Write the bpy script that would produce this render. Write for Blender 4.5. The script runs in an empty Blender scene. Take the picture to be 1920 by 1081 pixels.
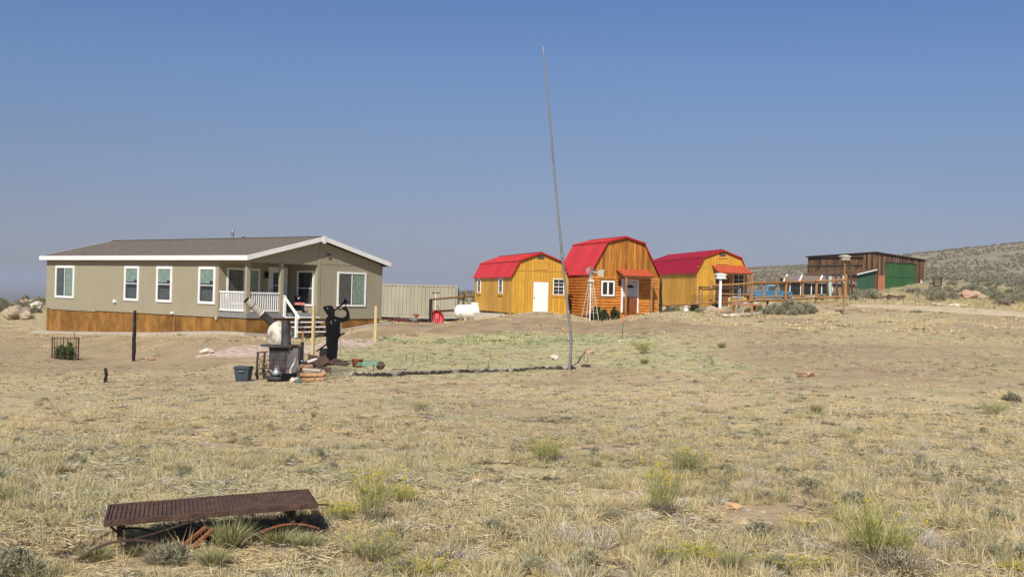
import bpy, math, random
import numpy as np
from mathutils import Vector, Matrix
random.seed(7); RS = np.random.RandomState(11)
SC = bpy.context.scene; COL = SC.collection
# ---------------------------------------------------------------- camera
FPX, ROLL, PITCH = 2088.9, math.radians(1.437), math.radians(0.229)
CAMZ = 1.75
_c, _s = math.cos(PITCH), math.sin(PITCH)
FW = Vector((0, _c, _s)); U0 = Vector((0, -_s, _c)); R0 = Vector((1, 0, 0))
CR = R0*math.cos(ROLL) + U0*math.sin(ROLL); CU = U0*math.cos(ROLL) - R0*math.sin(ROLL)
cd = bpy.data.cameras.new('camera'); cam = bpy.data.objects.new('camera', cd); COL.objects.link(cam)
cam.matrix_world = Matrix(((CR.x, CU.x, -FW.x, 0), (CR.y, CU.y, -FW.y, 0), (CR.z, CU.z, -FW.z, CAMZ), (0, 0, 0, 1)))
cd.sensor_width = 36; cd.lens = 36*FPX/1920; cd.clip_start = .1; cd.clip_end = 60000
SC.camera = cam
# ---------------------------------------------------------------- light
SUN_EL = math.radians(43)
SX, SY = -.22, -.975                       # horizontal direction towards the sun
W = bpy.data.worlds.new('World'); SC.world = W; W.use_nodes = True
nt = W.node_tree; bg = nt.nodes['Background']
sky = nt.nodes.new('ShaderNodeTexSky'); sky.sky_type = 'NISHITA'; sky.sun_disc = False
sky.sun_elevation = SUN_EL; sky.sun_rotation = math.atan2(SX, SY)
sky.altitude = 2000; sky.air_density = 1.0; sky.dust_density = 2.2; sky.ozone_density = 3.0
hs = nt.nodes.new('ShaderNodeHueSaturation'); hs.inputs['Saturation'].default_value = .80
mx = nt.nodes.new('ShaderNodeMix'); mx.data_type = 'RGBA'; mx.blend_type = 'MULTIPLY'; mx.inputs['Factor'].default_value = 1
mx.inputs['B'].default_value = (1.0, .93, 1.0, 1)
nt.links.new(sky.outputs[0], hs.inputs['Color']); nt.links.new(hs.outputs[0], mx.inputs['A']); tcw = nt.nodes.new('ShaderNodeTexCoord'); sxw = nt.nodes.new('ShaderNodeSeparateXYZ'); nt.links.new(tcw.outputs['Generated'], sxw.inputs[0])
mpw = nt.nodes.new('ShaderNodeMapping'); mpw.inputs['Scale'].default_value = (1.2, 1.2, 7); nt.links.new(tcw.outputs['Generated'], mpw.inputs[0])
nzw = nt.nodes.new('ShaderNodeTexNoise'); nzw.inputs['Scale'].default_value = 2.2; nzw.inputs['Detail'].default_value = 4; nt.links.new(mpw.outputs[0], nzw.inputs[0])
maw = nt.nodes.new('ShaderNodeMath'); maw.operation = 'MULTIPLY_ADD'; maw.inputs[1].default_value = .03; nt.links.new(nzw.outputs[0], maw.inputs[0])
mbw = nt.nodes.new('ShaderNodeMath'); mbw.operation = 'SUBTRACT'; mbw.inputs[1].default_value = .015; nt.links.new(sxw.outputs['Z'], mbw.inputs[0]); nt.links.new(mbw.outputs[0], maw.inputs[2])
rw = nt.nodes.new('ShaderNodeValToRGB'); nt.links.new(maw.outputs[0], rw.inputs[0])
SKY = ((0, (.345, .352, .395)), (.06, (.388, .392, .43)), (.13, (.408, .47, .51)), (.19, (.405, .535, .635)), (.26, (.352, .53, .70)), (.6, (.8, .85, .95)))
for i_, (p_, c_) in enumerate(SKY):
    e_ = rw.color_ramp.elements[i_] if i_ < 2 else rw.color_ramp.elements.new(p_)
    e_.position = p_; e_.color = c_+(1,)
mx2 = nt.nodes.new('ShaderNodeMix'); mx2.data_type = 'RGBA'; mx2.blend_type = 'MULTIPLY'; mx2.inputs['Factor'].default_value = 1
nt.links.new(mx.outputs['Result'], mx2.inputs['A']); nt.links.new(rw.outputs[0], mx2.inputs['B']); nt.links.new(mx2.outputs['Result'], bg.inputs[0])
bg.inputs[1].default_value = .10
sd = bpy.data.lights.new('sun', 'SUN'); sun = bpy.data.objects.new('sun', sd); COL.objects.link(sun)
sd.energy = 4.0; sd.angle = math.radians(.5); sd.color = (1, .93, .82)
tosun = Vector((SX*math.cos(SUN_EL), SY*math.cos(SUN_EL), math.sin(SUN_EL))).normalized()
sun.rotation_euler = tosun.to_track_quat('Z', 'Y').to_euler(); sun.location = (0, -20, 60)
SC.view_settings.view_transform = 'Standard'; SC.view_settings.look = 'None'
SC.view_settings.exposure = 0.45; SC.view_settings.gamma = 1
SC.cycles.volume_bounces = 0; SC.cycles.max_bounces = 6; SC.cycles.transparent_max_bounces = 12

# ---------------------------------------------------------------- terrain function
def ray(px, py): return FW + CR*((px-960)/FPX) + CU*((540.5-py)/FPX)
def at(px, py, Y):
    d = ray(px, py); t = Y/d.y; return Vector((d.x*t, Y, CAMZ+d.z*t))
# ground control points read as (photo column, photo row, distance)
_cp = [(463,633,48.7),(84,622,59.7),(713,614,54.9),(560,628,50),(255,673,40),(125,672,40),(40,655,44),(40,600,75),(40,572,130),
 (550,712,26),(625,683,31.6),(1068,692,31.3),(850,640,46),(880,600,72),(1010,592,70),(1105,597,66),(1166,590,69),(1240,593,66),(1290,577,77),
 (1330,582,64),(1390,597,61),(1410,580,65),(1530,573,71),(1585,570,71),(1582,586,62),(1430,568,105),(1660,545,150),(1736,536,156),(1645,546,148),
 (1920,590,60),(1920,700,25),(1600,800,15),(1300,700,27),(1200,640,42),(1600,640,37),
 (1815,560,90),(1900,545,130),(1750,545,130),(800,600,82),(717,597,84),(862,556,150),(862,548.5,230),
 (1920,461,620),(1840,466,620),(1750,478,620),(1600,488,620),(1400,503,620),(1250,518,620),(1920,510,250),(1760,518,240),(1540,530,240),(1420,538,240),
 (1060,540,620),(870,549,620),(400,552,620),(1100,545,260),(500,556,250),(-300,585,200),(2300,430,620),(2300,600,60),(-300,640,60),(2300,760,25)]
_P = []; _Z = []
def _key(X, Y):
    r = np.hypot(X, Y); r = np.maximum(r, 3.0); a = np.arctan2(X, Y)
    return np.stack([np.clip(a, -1.2, 1.2)*3.2, np.log(r)*1.0], -1)
for px, py, Y in _cp:
    p = at(px, py, Y); _P.append((p.x, p.y)); _Z.append(p.z)
for X, Y, z in [(-2.4,7,.02),(0,7,0),(2.5,7,.02),(5,9,.1),(-5,9,0),(0,4,0),(-3,4,0),(3,4,.02),(0,12,-.05),(0,18,-.15),(-6,18,-.2),(6,16,.06),(0,24,-.3),(-20,25,-.35),(20,3,.3),(-20,3,-.1),(-40,20,-.5)]:
    _P.append((X, Y)); _Z.append(z)
_K = _key(np.array([p[0] for p in _P]), np.array([p[1] for p in _P])); _Z = np.array(_Z)
def _phi(A, B): return np.sqrt(((A[:, None, :]-B[None, :, :])**2).sum(-1) + .02)
_A = _phi(_K, _K) + np.eye(len(_K))*.02
_m = _Z.mean(); _Wt = np.linalg.solve(_A, _Z-_m)
def vnoise(x, y, s, seed=0):
    x = np.asarray(x, float)*s; y = np.asarray(y, float)*s
    xi = np.floor(x).astype(np.int64); yi = np.floor(y).astype(np.int64); fx = x-xi; fy = y-yi
    fx = fx*fx*(3-2*fx); fy = fy*fy*(3-2*fy)
    def h(a, b):
        n = (a*374761393 + b*668265263 + seed*974634777) & 0xffffffff
        n = ((n ^ (n >> 13))*1274126177) & 0xffffffff
        return ((n ^ (n >> 16)) & 0xffff)/65535.0
    return (h(xi, yi)*(1-fx)+h(xi+1, yi)*fx)*(1-fy) + (h(xi, yi+1)*(1-fx)+h(xi+1, yi+1)*fx)*fy
def ground(X, Y):
    X = np.atleast_1d(np.asarray(X, float)); Y = np.atleast_1d(np.asarray(Y, float))
    r = np.hypot(X, Y); rc = np.minimum(r, 640.)
    Xc = X*rc/np.maximum(r, 1e-6); Yc = Y*rc/np.maximum(r, 1e-6)
    z = np.empty(len(X))
    for i in range(0, len(X), 20000):
        z[i:i+20000] = _phi(_key(Xc[i:i+20000], Yc[i:i+20000]), _K) @ _Wt + _m
    far = np.clip((r-640)/1500, 0, 1); far = far*far*(3-2*far)
    z = z*(1-far) + far*(-42 - 30*np.clip((r-2000)/3000, 0, 1))
    ang = np.arctan2(X, Y)
    # the left side drops away to a far plain
    dl = np.clip((r-150)/700, 0, 1)*np.clip((-.10-ang)/.12, 0, 1); z = z - dl*30*(1-far)
    hills = np.clip((r-9500)/2500, 0, 1)*(36+14*np.sin(ang*19+1)+9*np.sin(ang*47))
    z = z + hills
    amp = np.clip((r-90)/300, 0, 1)*(1-far)
    z = z + amp*((vnoise(X, Y, .012, 3)-.5)*3.0 + (vnoise(X, Y, .05, 4)-.5)*.9)
    z = z + (vnoise(X, Y, 1.1, 5)-.5)*.05 + (vnoise(X, Y, 3.3, 6)-.5)*.03*np.clip(1.5-r/30, 0, 1)
    return z
def gz(X, Y): return float(ground([X], [Y])[0])
def G(px, py):
    """ground point seen at a photo pixel (used only to read positions off the photo)"""
    d = ray(px, py); ys = np.geomspace(4, 700, 420)
    t = ys/d.y; zz = CAMZ + d.z*t; gg = ground(d.x*t, ys)
    k = np.argmax(zz <= gg) if (zz <= gg).any() else len(ys)-1
    if k > 0:
        a = (zz-gg)[k-1]; b = (zz-gg)[k]; f = a/(a-b) if a != b else 0; Y = ys[k-1]+(ys[k]-ys[k-1])*f
    else: Y = ys[0]
    X = d.x*Y/d.y; return Vector((X, Y, gz(X, Y)))
def GP(px, Y, up=0):
    """ground point in a photo column at a given distance"""
    d = ray(px, 560); X = d.x*Y/d.y; return Vector((X, Y, gz(X, Y)+up))

# ---------------------------------------------------------------- materials
MATS = {}
def nn(nt, t, **k):
    n = nt.nodes.new(t)
    for a, b in k.items(): setattr(n, a, b)
    return n
def mat(name, c, c2=None, scale=4, rough=.8, metal=0, bump=0, bscale=30, stretch=(1, 1, 1), spec=.3, lo=.35, hi=.65, board=0, bvar=.5, trans=0, detail=5, groove=.0, horiz=False, gdark=.42, axis=None):
    if name in MATS: return MATS[name]
    m = bpy.data.materials.new(name); m.use_nodes = True; MATS[name] = m
    nt = m.node_tree; b = nt.nodes['Principled BSDF']; L = nt.links.new
    b.inputs['Roughness'].default_value = rough; b.inputs['Metallic'].default_value = metal
    b.inputs['Specular IOR Level'].default_value = spec
    c = tuple(c)+(1,); c2 = tuple(c2)+(1,) if c2 else tuple(x*.78 for x in c[:3])+(1,)
    tc = nn(nt, 'ShaderNodeTexCoord'); mp = nn(nt, 'ShaderNodeMapping'); mp.inputs['Scale'].default_value = stretch
    L(tc.outputs['Object'], mp.inputs[0])
    no = nn(nt, 'ShaderNodeTexNoise'); no.inputs['Scale'].default_value = scale; no.inputs['Detail'].default_value = detail; no.inputs['Roughness'].default_value = .62
    L(mp.outputs[0], no.inputs[0])
    mr = nn(nt, 'ShaderNodeMapRange'); mr.inputs[1].default_value = lo; mr.inputs[2].default_value = hi; L(no.outputs[0], mr.inputs[0])
    mixc = nn(nt, 'ShaderNodeMix', data_type='RGBA'); mixc.inputs['A'].default_value = c; mixc.inputs['B'].default_value = c2
    L(mr.outputs[0], mixc.inputs['Factor']); out = mixc.outputs['Result']
    hgt = None
    if board:
        sx = nn(nt, 'ShaderNodeSeparateXYZ'); L(tc.outputs['Object'], sx.inputs[0])
        if horiz: src = sx.outputs['Z']
        elif axis: src = sx.outputs[axis]
        else:
            ad = nn(nt, 'ShaderNodeMath', operation='ADD'); L(sx.outputs['X'], ad.inputs[0]); L(sx.outputs['Y'], ad.inputs[1]); src = ad.outputs[0]
        dv = nn(nt, 'ShaderNodeMath', operation='DIVIDE'); dv.inputs[1].default_value = board; L(src, dv.inputs[0])
        fl = nn(nt, 'ShaderNodeMath', operation='FLOOR'); L(dv.outputs[0], fl.inputs[0])
        fr = nn(nt, 'ShaderNodeMath', operation='FRACT'); L(dv.outputs[0], fr.inputs[0])
        wn = nn(nt, 'ShaderNodeTexWhiteNoise', noise_dimensions='1D'); L(fl.outputs[0], wn.inputs['W'])
        v = nn(nt, 'ShaderNodeMapRange'); v.inputs[3].default_value = 1-bvar; v.inputs[4].default_value = 1+bvar*.6; L(wn.outputs['Value'], v.inputs[0])
        ml = nn(nt, 'ShaderNodeVectorMath', operation='SCALE'); L(out, ml.inputs[0]); L(v.outputs[0], ml.inputs['Scale']); out = ml.outputs[0]
        gt = nn(nt, 'ShaderNodeMath', operation='LESS_THAN'); gt.inputs[1].default_value = max(groove, .02)/board; L(fr.outputs[0], gt.inputs[0]); hgt = gt.outputs[0]
        if groove:
            mg = nn(nt, 'ShaderNodeMix', data_type='RGBA'); mg.inputs['B'].default_value = tuple(x*gdark for x in c[:3])+(1,)
            L(gt.outputs[0], mg.inputs['Factor']); L(out, mg.inputs['A']); out = mg.outputs['Result']
    L(out, b.inputs['Base Color'])
    if bump or board:
        bn = nn(nt, 'ShaderNodeTexNoise'); bn.inputs['Scale'].default_value = bscale; bn.inputs['Detail'].default_value = 4; L(mp.outputs[0], bn.inputs[0])
        bp = nn(nt, 'ShaderNodeBump'); bp.inputs['Strength'].default_value = max(bump, .15); bp.inputs['Distance'].default_value = .02
        if hgt:
            sb = nn(nt, 'ShaderNodeMath', operation='SUBTRACT'); L(bn.outputs[0], sb.inputs[0]); L(hgt, sb.inputs[1]); L(sb.outputs[0], bp.inputs['Height'])
        else: L(bn.outputs[0], bp.inputs['Height'])
        L(bp.outputs[0], b.inputs['Normal'])
    return m
siding = mat('taupe_siding', (.325, .295, .207), (.30, .272, .19), .8, board=.4, bvar=.02, groove=.008, gdark=.8)
skirt = mat('stained_plywood', (.33, .165, .038), (.17, .08, .018), 1.9, rough=.6, board=1.22, bvar=.26, groove=.02, stretch=(1, 1, .8))
white = mat('white_paint', (.80, .80, .78), (.72, .72, .70), 3, rough=.55)
doorw = mat('white_door', (.78, .80, .82), (.70, .73, .77), 2, rough=.45)
greydeck = mat('grey_deck', (.25, .25, .24), (.2, .2, .195), 6)
shingle = mat('asphalt_shingle', (.185, .158, .125), (.095, .078, .064), 9, rough=.95, bump=.5, bscale=60, stretch=(1, .35, 1), lo=.3, hi=.7)
darkin = mat('dark_interior', (.016, .018, .02), rough=.6)
curtain = mat('pale_curtain', (.235, .32, .265), (.14, .20, .165), 5, rough=.9)
curtaing = mat('grey_curtain', (.085, .095, .095), (.05, .055, .055), 5, rough=.9)
conc = mat('concrete', (.46, .42, .35), (.36, .32, .26), 5, bump=.2)
honey = mat('honey_plywood', (.575, .325, .042), (.48, .25, .028), 1.6, rough=.6, board=.2, bvar=.10, groove=.014, stretch=(2.5, 2.5, .5))
honey_lit = mat('sunlit_side_plywood', (.74, .42, .07), (.58, .31, .045), 1.3, rough=.65, board=1.22, bvar=.14, groove=.012, stretch=(2, 2, .5))  # side-wall copy of the honey wood, extra sunlight painted into its colour
honeyt = mat('honey_trim', (.58, .30, .055), (.48, .24, .04), 4, rough=.6)
cedar = mat('cedar_boards', (.50, .21, .035), (.26, .10, .015), 2.0, rough=.6, board=.19, bvar=.42, groove=.012, stretch=(4, 4, .35))
logm = mat('log_siding', (.58, .235, .045), (.36, .13, .022), 2.0, rough=.5, stretch=(1, 1, 2))
redroof = mat('red_metal_roof', (.57, .032, .03), (.47, .026, .026), 1.1, rough=.34, metal=.15, spec=.6, board=.92, bvar=.10, axis='Y', stretch=(1, 3, 1))
redtrim = mat('red_trim', (.42, .02, .02), rough=.4)
orroof = mat('faded_red_tin', (.50, .10, .045), (.36, .06, .03), 3, rough=.45)
oldwood = mat('old_barn_board', (.25, .145, .075), (.07, .04, .024), 1.2, rough=.9, board=.28, bvar=.8, groove=.03, stretch=(3, 3, .3))
oldwood2 = mat('old_barn_brown', (.22, .12, .058), (.055, .032, .018), 1.0, rough=.9, board=.25, bvar=.6, groove=.025, stretch=(2, 2, .4))
blackwood = mat('charred_wood', (.014, .012, .011), (.03, .026, .022), 12, bump=.8, bscale=25, rough=.9)
darkwood = mat('dark_weathered_wood', (.06, .042, .03), (.11, .08, .055), 6, bump=.5, stretch=(1, 1, .2))
postwood = mat('orange_fence_wood', (.40, .21, .08), (.25, .125, .05), 3, bump=.4, stretch=(1, 1, .3))
railwood = mat('grey_fence_rail', (.34, .21, .10), (.22, .13, .06), 3, bump=.4)
stakew = mat('pale_stake_wood', (.56, .45, .25), (.46, .35, .18), 6, bump=.2)
greenp = mat('green_painted_metal', (.04, .105, .055), (.06, .14, .08), 1.3, rough=.6, board=.6, bvar=.12, groove=.02)
greenb = mat('green_barn_door', (.034, .108, .034), (.05, .13, .048), .9, rough=.6, board=1.1, bvar=.10, groove=.03)
salmon = mat('salmon_board', (.48, .20, .11), (.38, .15, .08), 3)
blueT = mat('faded_blue_paint', (.045, .145, .26), (.06, .17, .28), 2, rough=.35, spec=.5)
bluew = mat('pale_blue_paint', (.18, .32, .45), (.14, .27, .40), 2, rough=.4)
chrome = mat('dull_steel', (.42, .43, .43), (.3, .3, .3), 8, rough=.4, metal=.7)
galv = mat('galvanised_steel', (.36, .38, .39), (.25, .265, .27), 5, rough=.5, metal=.5)
rubber = mat('black_rubber', (.02, .02, .02), rough=.8)
contm = mat('tan_container_paint', (.37, .35, .27), (.31, .285, .215), 1.1, rough=.6, stretch=(1, 1, .3))
rust = mat('brown_rust', (.070, .044, .036), (.145, .078, .048), 9, rough=.85, bump=.5, bscale=60, lo=.4, hi=.7)
rusto = mat('orange_rust', (.36, .125, .055), (.22, .085, .045), 14, rough=.8, bump=.5)
rustd = mat('dark_rust', (.04, .028, .024), (.09, .05, .035), 9, rough=.85, bump=.5)
steel = mat('sooty_steel', (.04, .038, .038), (.095, .088, .085), 4, rough=.55, metal=.3, bump=.2)
black = mat('flat_black_steel', (.004, .004, .0045), (.009, .009, .010), 10, rough=.8, spec=.12)
tote = mat('slate_plastic', (.055, .075, .088), (.045, .06, .07), 4, rough=.45)
cream = mat('cream_enamel', (.58, .56, .45), (.40, .37, .29), 4, rough=.45)
hoodm = mat('sooty_enamel_hood', (.56, .53, .44), (.13, .11, .095), 4.5, rough=.5, lo=.52, hi=.68, stretch=(1, 1, .45))
redp = mat('red_barrow_paint', (.60, .035, .04), (.42, .02, .03), 5, rough=.5)
redd = mat('dull_red_steel', (.26, .04, .035), (.18, .035, .03), 6, rough=.6)
rock = mat('tan_rock', (.44, .35, .25), (.27, .215, .155), 5, rough=.95, bump=.8, bscale=12)
rockp = mat('pink_sandstone', (.50, .33, .22), (.36, .23, .155), 5, rough=.95, bump=.8, bscale=12)
rockw = mat('pale_rock', (.66, .60, .50), (.50, .43, .34), 6, rough=.95, bump=.6, bscale=14)
bark = mat('split_firewood', (.24, .10, .05), (.50, .30, .15), 8, rough=.9, bump=.5)
barkd = mat('dead_wood', (.30, .25, .19), (.42, .37, .30), 6, rough=.95, bump=.7, stretch=(.3, 1, 1))
brownp = mat('brown_panel', (.23, .075, .028), (.17, .055, .02), 3, rough=.5)
mulch = mat('black_edging', (.035, .03, .027), (.08, .065, .05), 18, rough=.9, bump=.6)
greenpipe = mat('turquoise_metal', (.10, .33, .26), (.18, .36, .29), 5, rough=.6)
pinkp = mat('faded_red_sign', (.62, .16, .14), (.68, .26, .22), 5, rough=.6)
bonem = mat('bleached_bone', (.68, .64, .58), (.55, .5, .44), 8, rough=.7)
orangep = mat('orange_tape', (.75, .22, .08), rough=.6)
def glass():
    m = bpy.data.materials.new('window_glass'); m.use_nodes = True; nt = m.node_tree; L = nt.links.new
    nt.nodes.remove(nt.nodes['Principled BSDF']); o = nt.nodes['Material Output']
    g = nn(nt, 'ShaderNodeBsdfGlossy'); g.inputs['Roughness'].default_value = .03; g.inputs[0].default_value = (1, 1, 1, 1)
    t = nn(nt, 'ShaderNodeBsdfTransparent'); t.inputs[0].default_value = (.95, .98, .97, 1)
    f = nn(nt, 'ShaderNodeFresnel'); f.inputs[0].default_value = 1.5
    mm = nn(nt, 'ShaderNodeMixShader'); gb = nn(nt, 'ShaderNodeNewGeometry'); iv = nn(nt, 'ShaderNodeMath', operation='SUBTRACT'); iv.inputs[0].default_value = 1; L(gb.outputs['Backfacing'], iv.inputs[1])
    mu = nn(nt, 'ShaderNodeMath', operation='MULTIPLY'); L(f.outputs[0], mu.inputs[0]); L(iv.outputs[0], mu.inputs[1]); L(mu.outputs[0], mm.inputs[0]); L(t.outputs[0], mm.inputs[1]); L(g.outputs[0], mm.inputs[2]); L(mm.outputs[0], o.inputs[0])
    return m
glassm = glass()

# ---------------------------------------------------------------- mesh builder
def tag(o, label=None, cat=None, group=None, kind=None):
    if label: o['label'] = label
    if cat: o['category'] = cat
    if group: o['group'] = group
    if kind: o['kind'] = kind
    return o
def thing(name, label, cat, loc, rz=0, group=None):
    o = bpy.data.objects.new(name, None); COL.objects.link(o); o.empty_display_size = .2
    o.location = loc; o.rotation_euler = (0, 0, rz); return tag(o, label, cat, group)
class MB:
    def __init__(s, T=None): s.v = []; s.f = []; s.T = T or Matrix.Identity(4); s.sm = []
    def add(s, vs, fs, smooth=False):
        n = len(s.v); s.v += [tuple(s.T @ Vector(p)) for p in vs]; s.f += [tuple(i+n for i in f) for f in fs]; s.sm += [smooth]*len(fs); return s
    def box(s, a, b):
        x0, y0, z0 = (min(a[i], b[i]) for i in range(3)); x1, y1, z1 = (max(a[i], b[i]) for i in range(3))
        return s.add([(x0,y0,z0),(x1,y0,z0),(x1,y1,z0),(x0,y1,z0),(x0,y0,z1),(x1,y0,z1),(x1,y1,z1),(x0,y1,z1)],
                     [(0,3,2,1),(4,5,6,7),(0,1,5,4),(1,2,6,5),(2,3,7,6),(3,0,4,7)])
    def bar(s, p, q, w, h=None, roll=0):
        p = Vector(p); q = Vector(q); h = h or w; d = (q-p).normalized()
        up = Vector((0, 0, 1)) if abs(d.z) < .95 else Vector((0, 1, 0))
        x = d.cross(up).normalized(); y = x.cross(d).normalized()
        if roll: x, y = x*math.cos(roll)+y*math.sin(roll), y*math.cos(roll)-x*math.sin(roll)
        vs = [c+x*sx*w/2+y*sy*h/2 for c in (p, q) for sx, sy in ((-1,-1),(1,-1),(1,1),(-1,1))]
        return s.add(vs, [(0,1,2,3),(7,6,5,4),(0,4,5,1),(1,5,6,2),(2,6,7,3),(3,7,4,0)])
    def tube(s, pts, r, n=10, cap=True):
        pts = [Vector(p) for p in pts]; rs = r if isinstance(r, (list, tuple)) else [r]*len(pts); vs = []; fs = []
        for i, p in enumerate(pts):
            d = (pts[min(i+1, len(pts)-1)]-pts[max(i-1, 0)]).normalized()
            up = Vector((0, 0, 1)) if abs(d.z) < .9 else Vector((0, 1, 0))
            x = d.cross(up).normalized(); y = x.cross(d).normalized()
            vs += [p+(x*math.cos(2*math.pi*k/n)+y*math.sin(2*math.pi*k/n))*rs[i] for k in range(n)]
        for i in range(len(pts)-1):
            fs += [(i*n+k, i*n+(k+1) % n, (i+1)*n+(k+1) % n, (i+1)*n+k) for k in range(n)]
        s.add(vs, fs, n > 6)
        if cap: s.add(vs[:n], [tuple(range(n))[::-1]]); s.add(vs[-n:], [tuple(range(n))])
        return s
    def prism(s, poly, y0, y1):
        """polygon in x,z extruded along y"""
        n = len(poly); vs = [(x, y0, z) for x, z in poly]+[(x, y1, z) for x, z in poly]
        return s.add(vs, [tuple(range(n)), tuple(range(n, 2*n))[::-1]]+[(i, (i+1) % n, (i+1) % n+n, i+n)[::-1] for i in range(n)])
    def lathe(s, prof, c=(0, 0, 0), n=20, R=None):
        R = R or Matrix.Identity(3); c = Vector(c); vs = []; fs = []
        for r, z in prof: vs += [c+R @ Vector((r*math.cos(2*math.pi*k/n), r*math.sin(2*math.pi*k/n), z)) for k in range(n)]
        for i in range(len(prof)-1): fs += [(i*n+k, i*n+(k+1) % n, (i+1)*n+(k+1) % n, (i+1)*n+k) for k in range(n)]
        return s.add(vs, fs, True)
    def sheet(s, o, a, b, nrm, pitch=.23, h=.02, flat=.5, th=.01, cap=True):
        """ribbed metal: ribs run along b, repeat along a"""
        o, a, b, nrm = map(Vector, (o, a, b, nrm)); La = a.length; da = a/La; N = max(1, round(La/pitch)); p = La/N; prof = []
        for i in range(N):
            for t, z in ((0, 0), (flat-.12, 0), (flat, h), (.88, h)): prof.append(((i+t)*p, z))
        prof.append((La, 0)); top = [o+da*t+nrm*z for t, z in prof]; m = len(top)
        vs = top+[v+b for v in top]+[v-nrm*th for v in top]+[v+b-nrm*th for v in top]
        fs = []
        for i in range(m-1): fs += [(i, i+1, m+i+1, m+i), (2*m+i, 3*m+i, 3*m+i+1, 2*m+i+1), (i, 2*m+i, 2*m+i+1, i+1), (m+i, m+i+1, 3*m+i+1, 3*m+i)]
        fs += [(0, m, 3*m, 2*m), (m-1, 3*m-1, 4*m-1, 2*m-1)]
        return s.add(vs, fs)
    def build(s, name, m, parent=None, smooth=None):
        me = bpy.data.meshes.new(name); me.from_pydata(s.v, [], s.f); me.materials.append(m)
        me.polygons.foreach_set('use_smooth', s.sm); me.update()
        o = bpy.data.objects.new(name, me); COL.objects.link(o)
        if parent: o.parent = parent
        return o
def rotz(a): return Matrix.Rotation(a, 4, 'Z')
def TR(x, y, z): return Matrix.Translation((x, y, z))
SIDE = Matrix(((0, 1, 0, 0), (-1, 0, 0, 0), (0, 0, 1, 0), (0, 0, 0, 1)))   # wall facing -x: right is -y
def blob(r, seed, n=2, sq=(1, 1, 1), rough=.25):
    import bmesh
    bm = bmesh.new(); bmesh.ops.create_icosphere(bm, subdivisions=n, radius=1); rr = random.Random(seed); off = [rr.uniform(-50, 50) for _ in range(3)]
    from mathutils import noise
    for v in bm.verts:
        k = 1+rough*noise.noise(Vector(v.co)*1.3+Vector(off))*1.6+rough*.5*noise.noise(Vector(v.co)*3.1+Vector(off))
        v.co = Vector((v.co.x*sq[0], v.co.y*sq[1], v.co.z*sq[2]))*k*r
    vs = [tuple(v.co) for v in bm.verts]; fs = [tuple(x.index for x in f.verts) for f in bm.faces]; bm.free(); return vs, fs
def boulder(loc, r, seed, label, m, sq=(1.3, 1, .75), group=None, name='boulder', cat='rock', sink=.25):
    vs, fs = blob(r, seed, 3 if r > .25 else 2, sq, .32); mb = MB(); mb.add(vs, fs)
    o = mb.build(name, m); o.location = (loc[0], loc[1], loc[2]+r*sq[2]*(1-sink)-r*.1); o.rotation_euler = (0, 0, seed*1.7); return tag(o, label, cat, group)
def window(parent, T, w, h, trim=.09, style='slide', curt='right', m=None, grid=None, name='window', wm=None):
    """T puts local (x right, y into wall, z up) with origin at lower-left outer corner of the trim"""
    wm = wm or white; f = MB(T); d = .045
    f.box((0, -d, 0), (w, 0.01, trim)); f.box((0, -d, h-trim), (w, 0.01, h)); f.box((0, -d, trim), (trim, 0.01, h-trim)); f.box((w-trim, -d, trim), (w, 0.01, h-trim))
    t = .035; a, b = trim, w-trim; c, e = trim, h-trim
    if style == 'slide': f.box((w/2-t/2, -.036, c), (w/2+t/2, -.006, e))
    if style == 'hung': f.box((a, -.036, h*.5-t/2), (b, -.006, h*.5+t/2))
    if style == 'twin': f.box((w/2-.05, -.036, c), (w/2+.05, -.006, e))
    if grid:
        nx, nz = grid
        for i in range(1, nx): x = a+(b-a)*i/nx; f.box((x-.011, -.034, c), (x+.011, -.008, e))
        for i in range(1, nz): z = c+(e-c)*i/nz; q = .011 if i != nz/2 else .022; f.box((a, -.037, z-q), (b, -.009, z+q))
    fo = f.build(name, wm, parent)
    MB(T).box((a, -.004, c), (b, .006, e)).build('interior', darkin, fo)
    MB(T).add([(a, -.026, c), (b, -.026, c), (b, -.026, e), (a, -.026, e)], [(0, 1, 2, 3)]).build('pane', glassm, fo)
    if curt:
        def folds(x0, x1, z0, z1, mm):
            k = MB(T); n = max(6, int((x1-x0)/.05)); vs = []
            for i in range(n+1):
                x = x0+(x1-x0)*i/n; y = -.012+.006*math.sin(i*1.9)
                vs += [(x, y, z0+.05*abs(math.sin(i*.8))), (x, y, z1)]
            k.add(vs, [(2*i, 2*i+2, 2*i+3, 2*i+1) for i in range(n)], True); k.build('curtain', mm, fo)
        if curt == 'right': folds(w*.54, b, c, e, curtain); folds(a, w*.47, c, e, curtaing)
        if curt == 'halves': folds(a, b-(b-a)*.3, h*.53, e, curtain); folds(b-(b-a)*.3, b, h*.6, e, curtain); folds(a+(b-a)*.12, b, c, h*.38, curtaing)
        if curt == 'dark': folds(w*.72, b, c, e, curtaing)
    return fo

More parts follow.
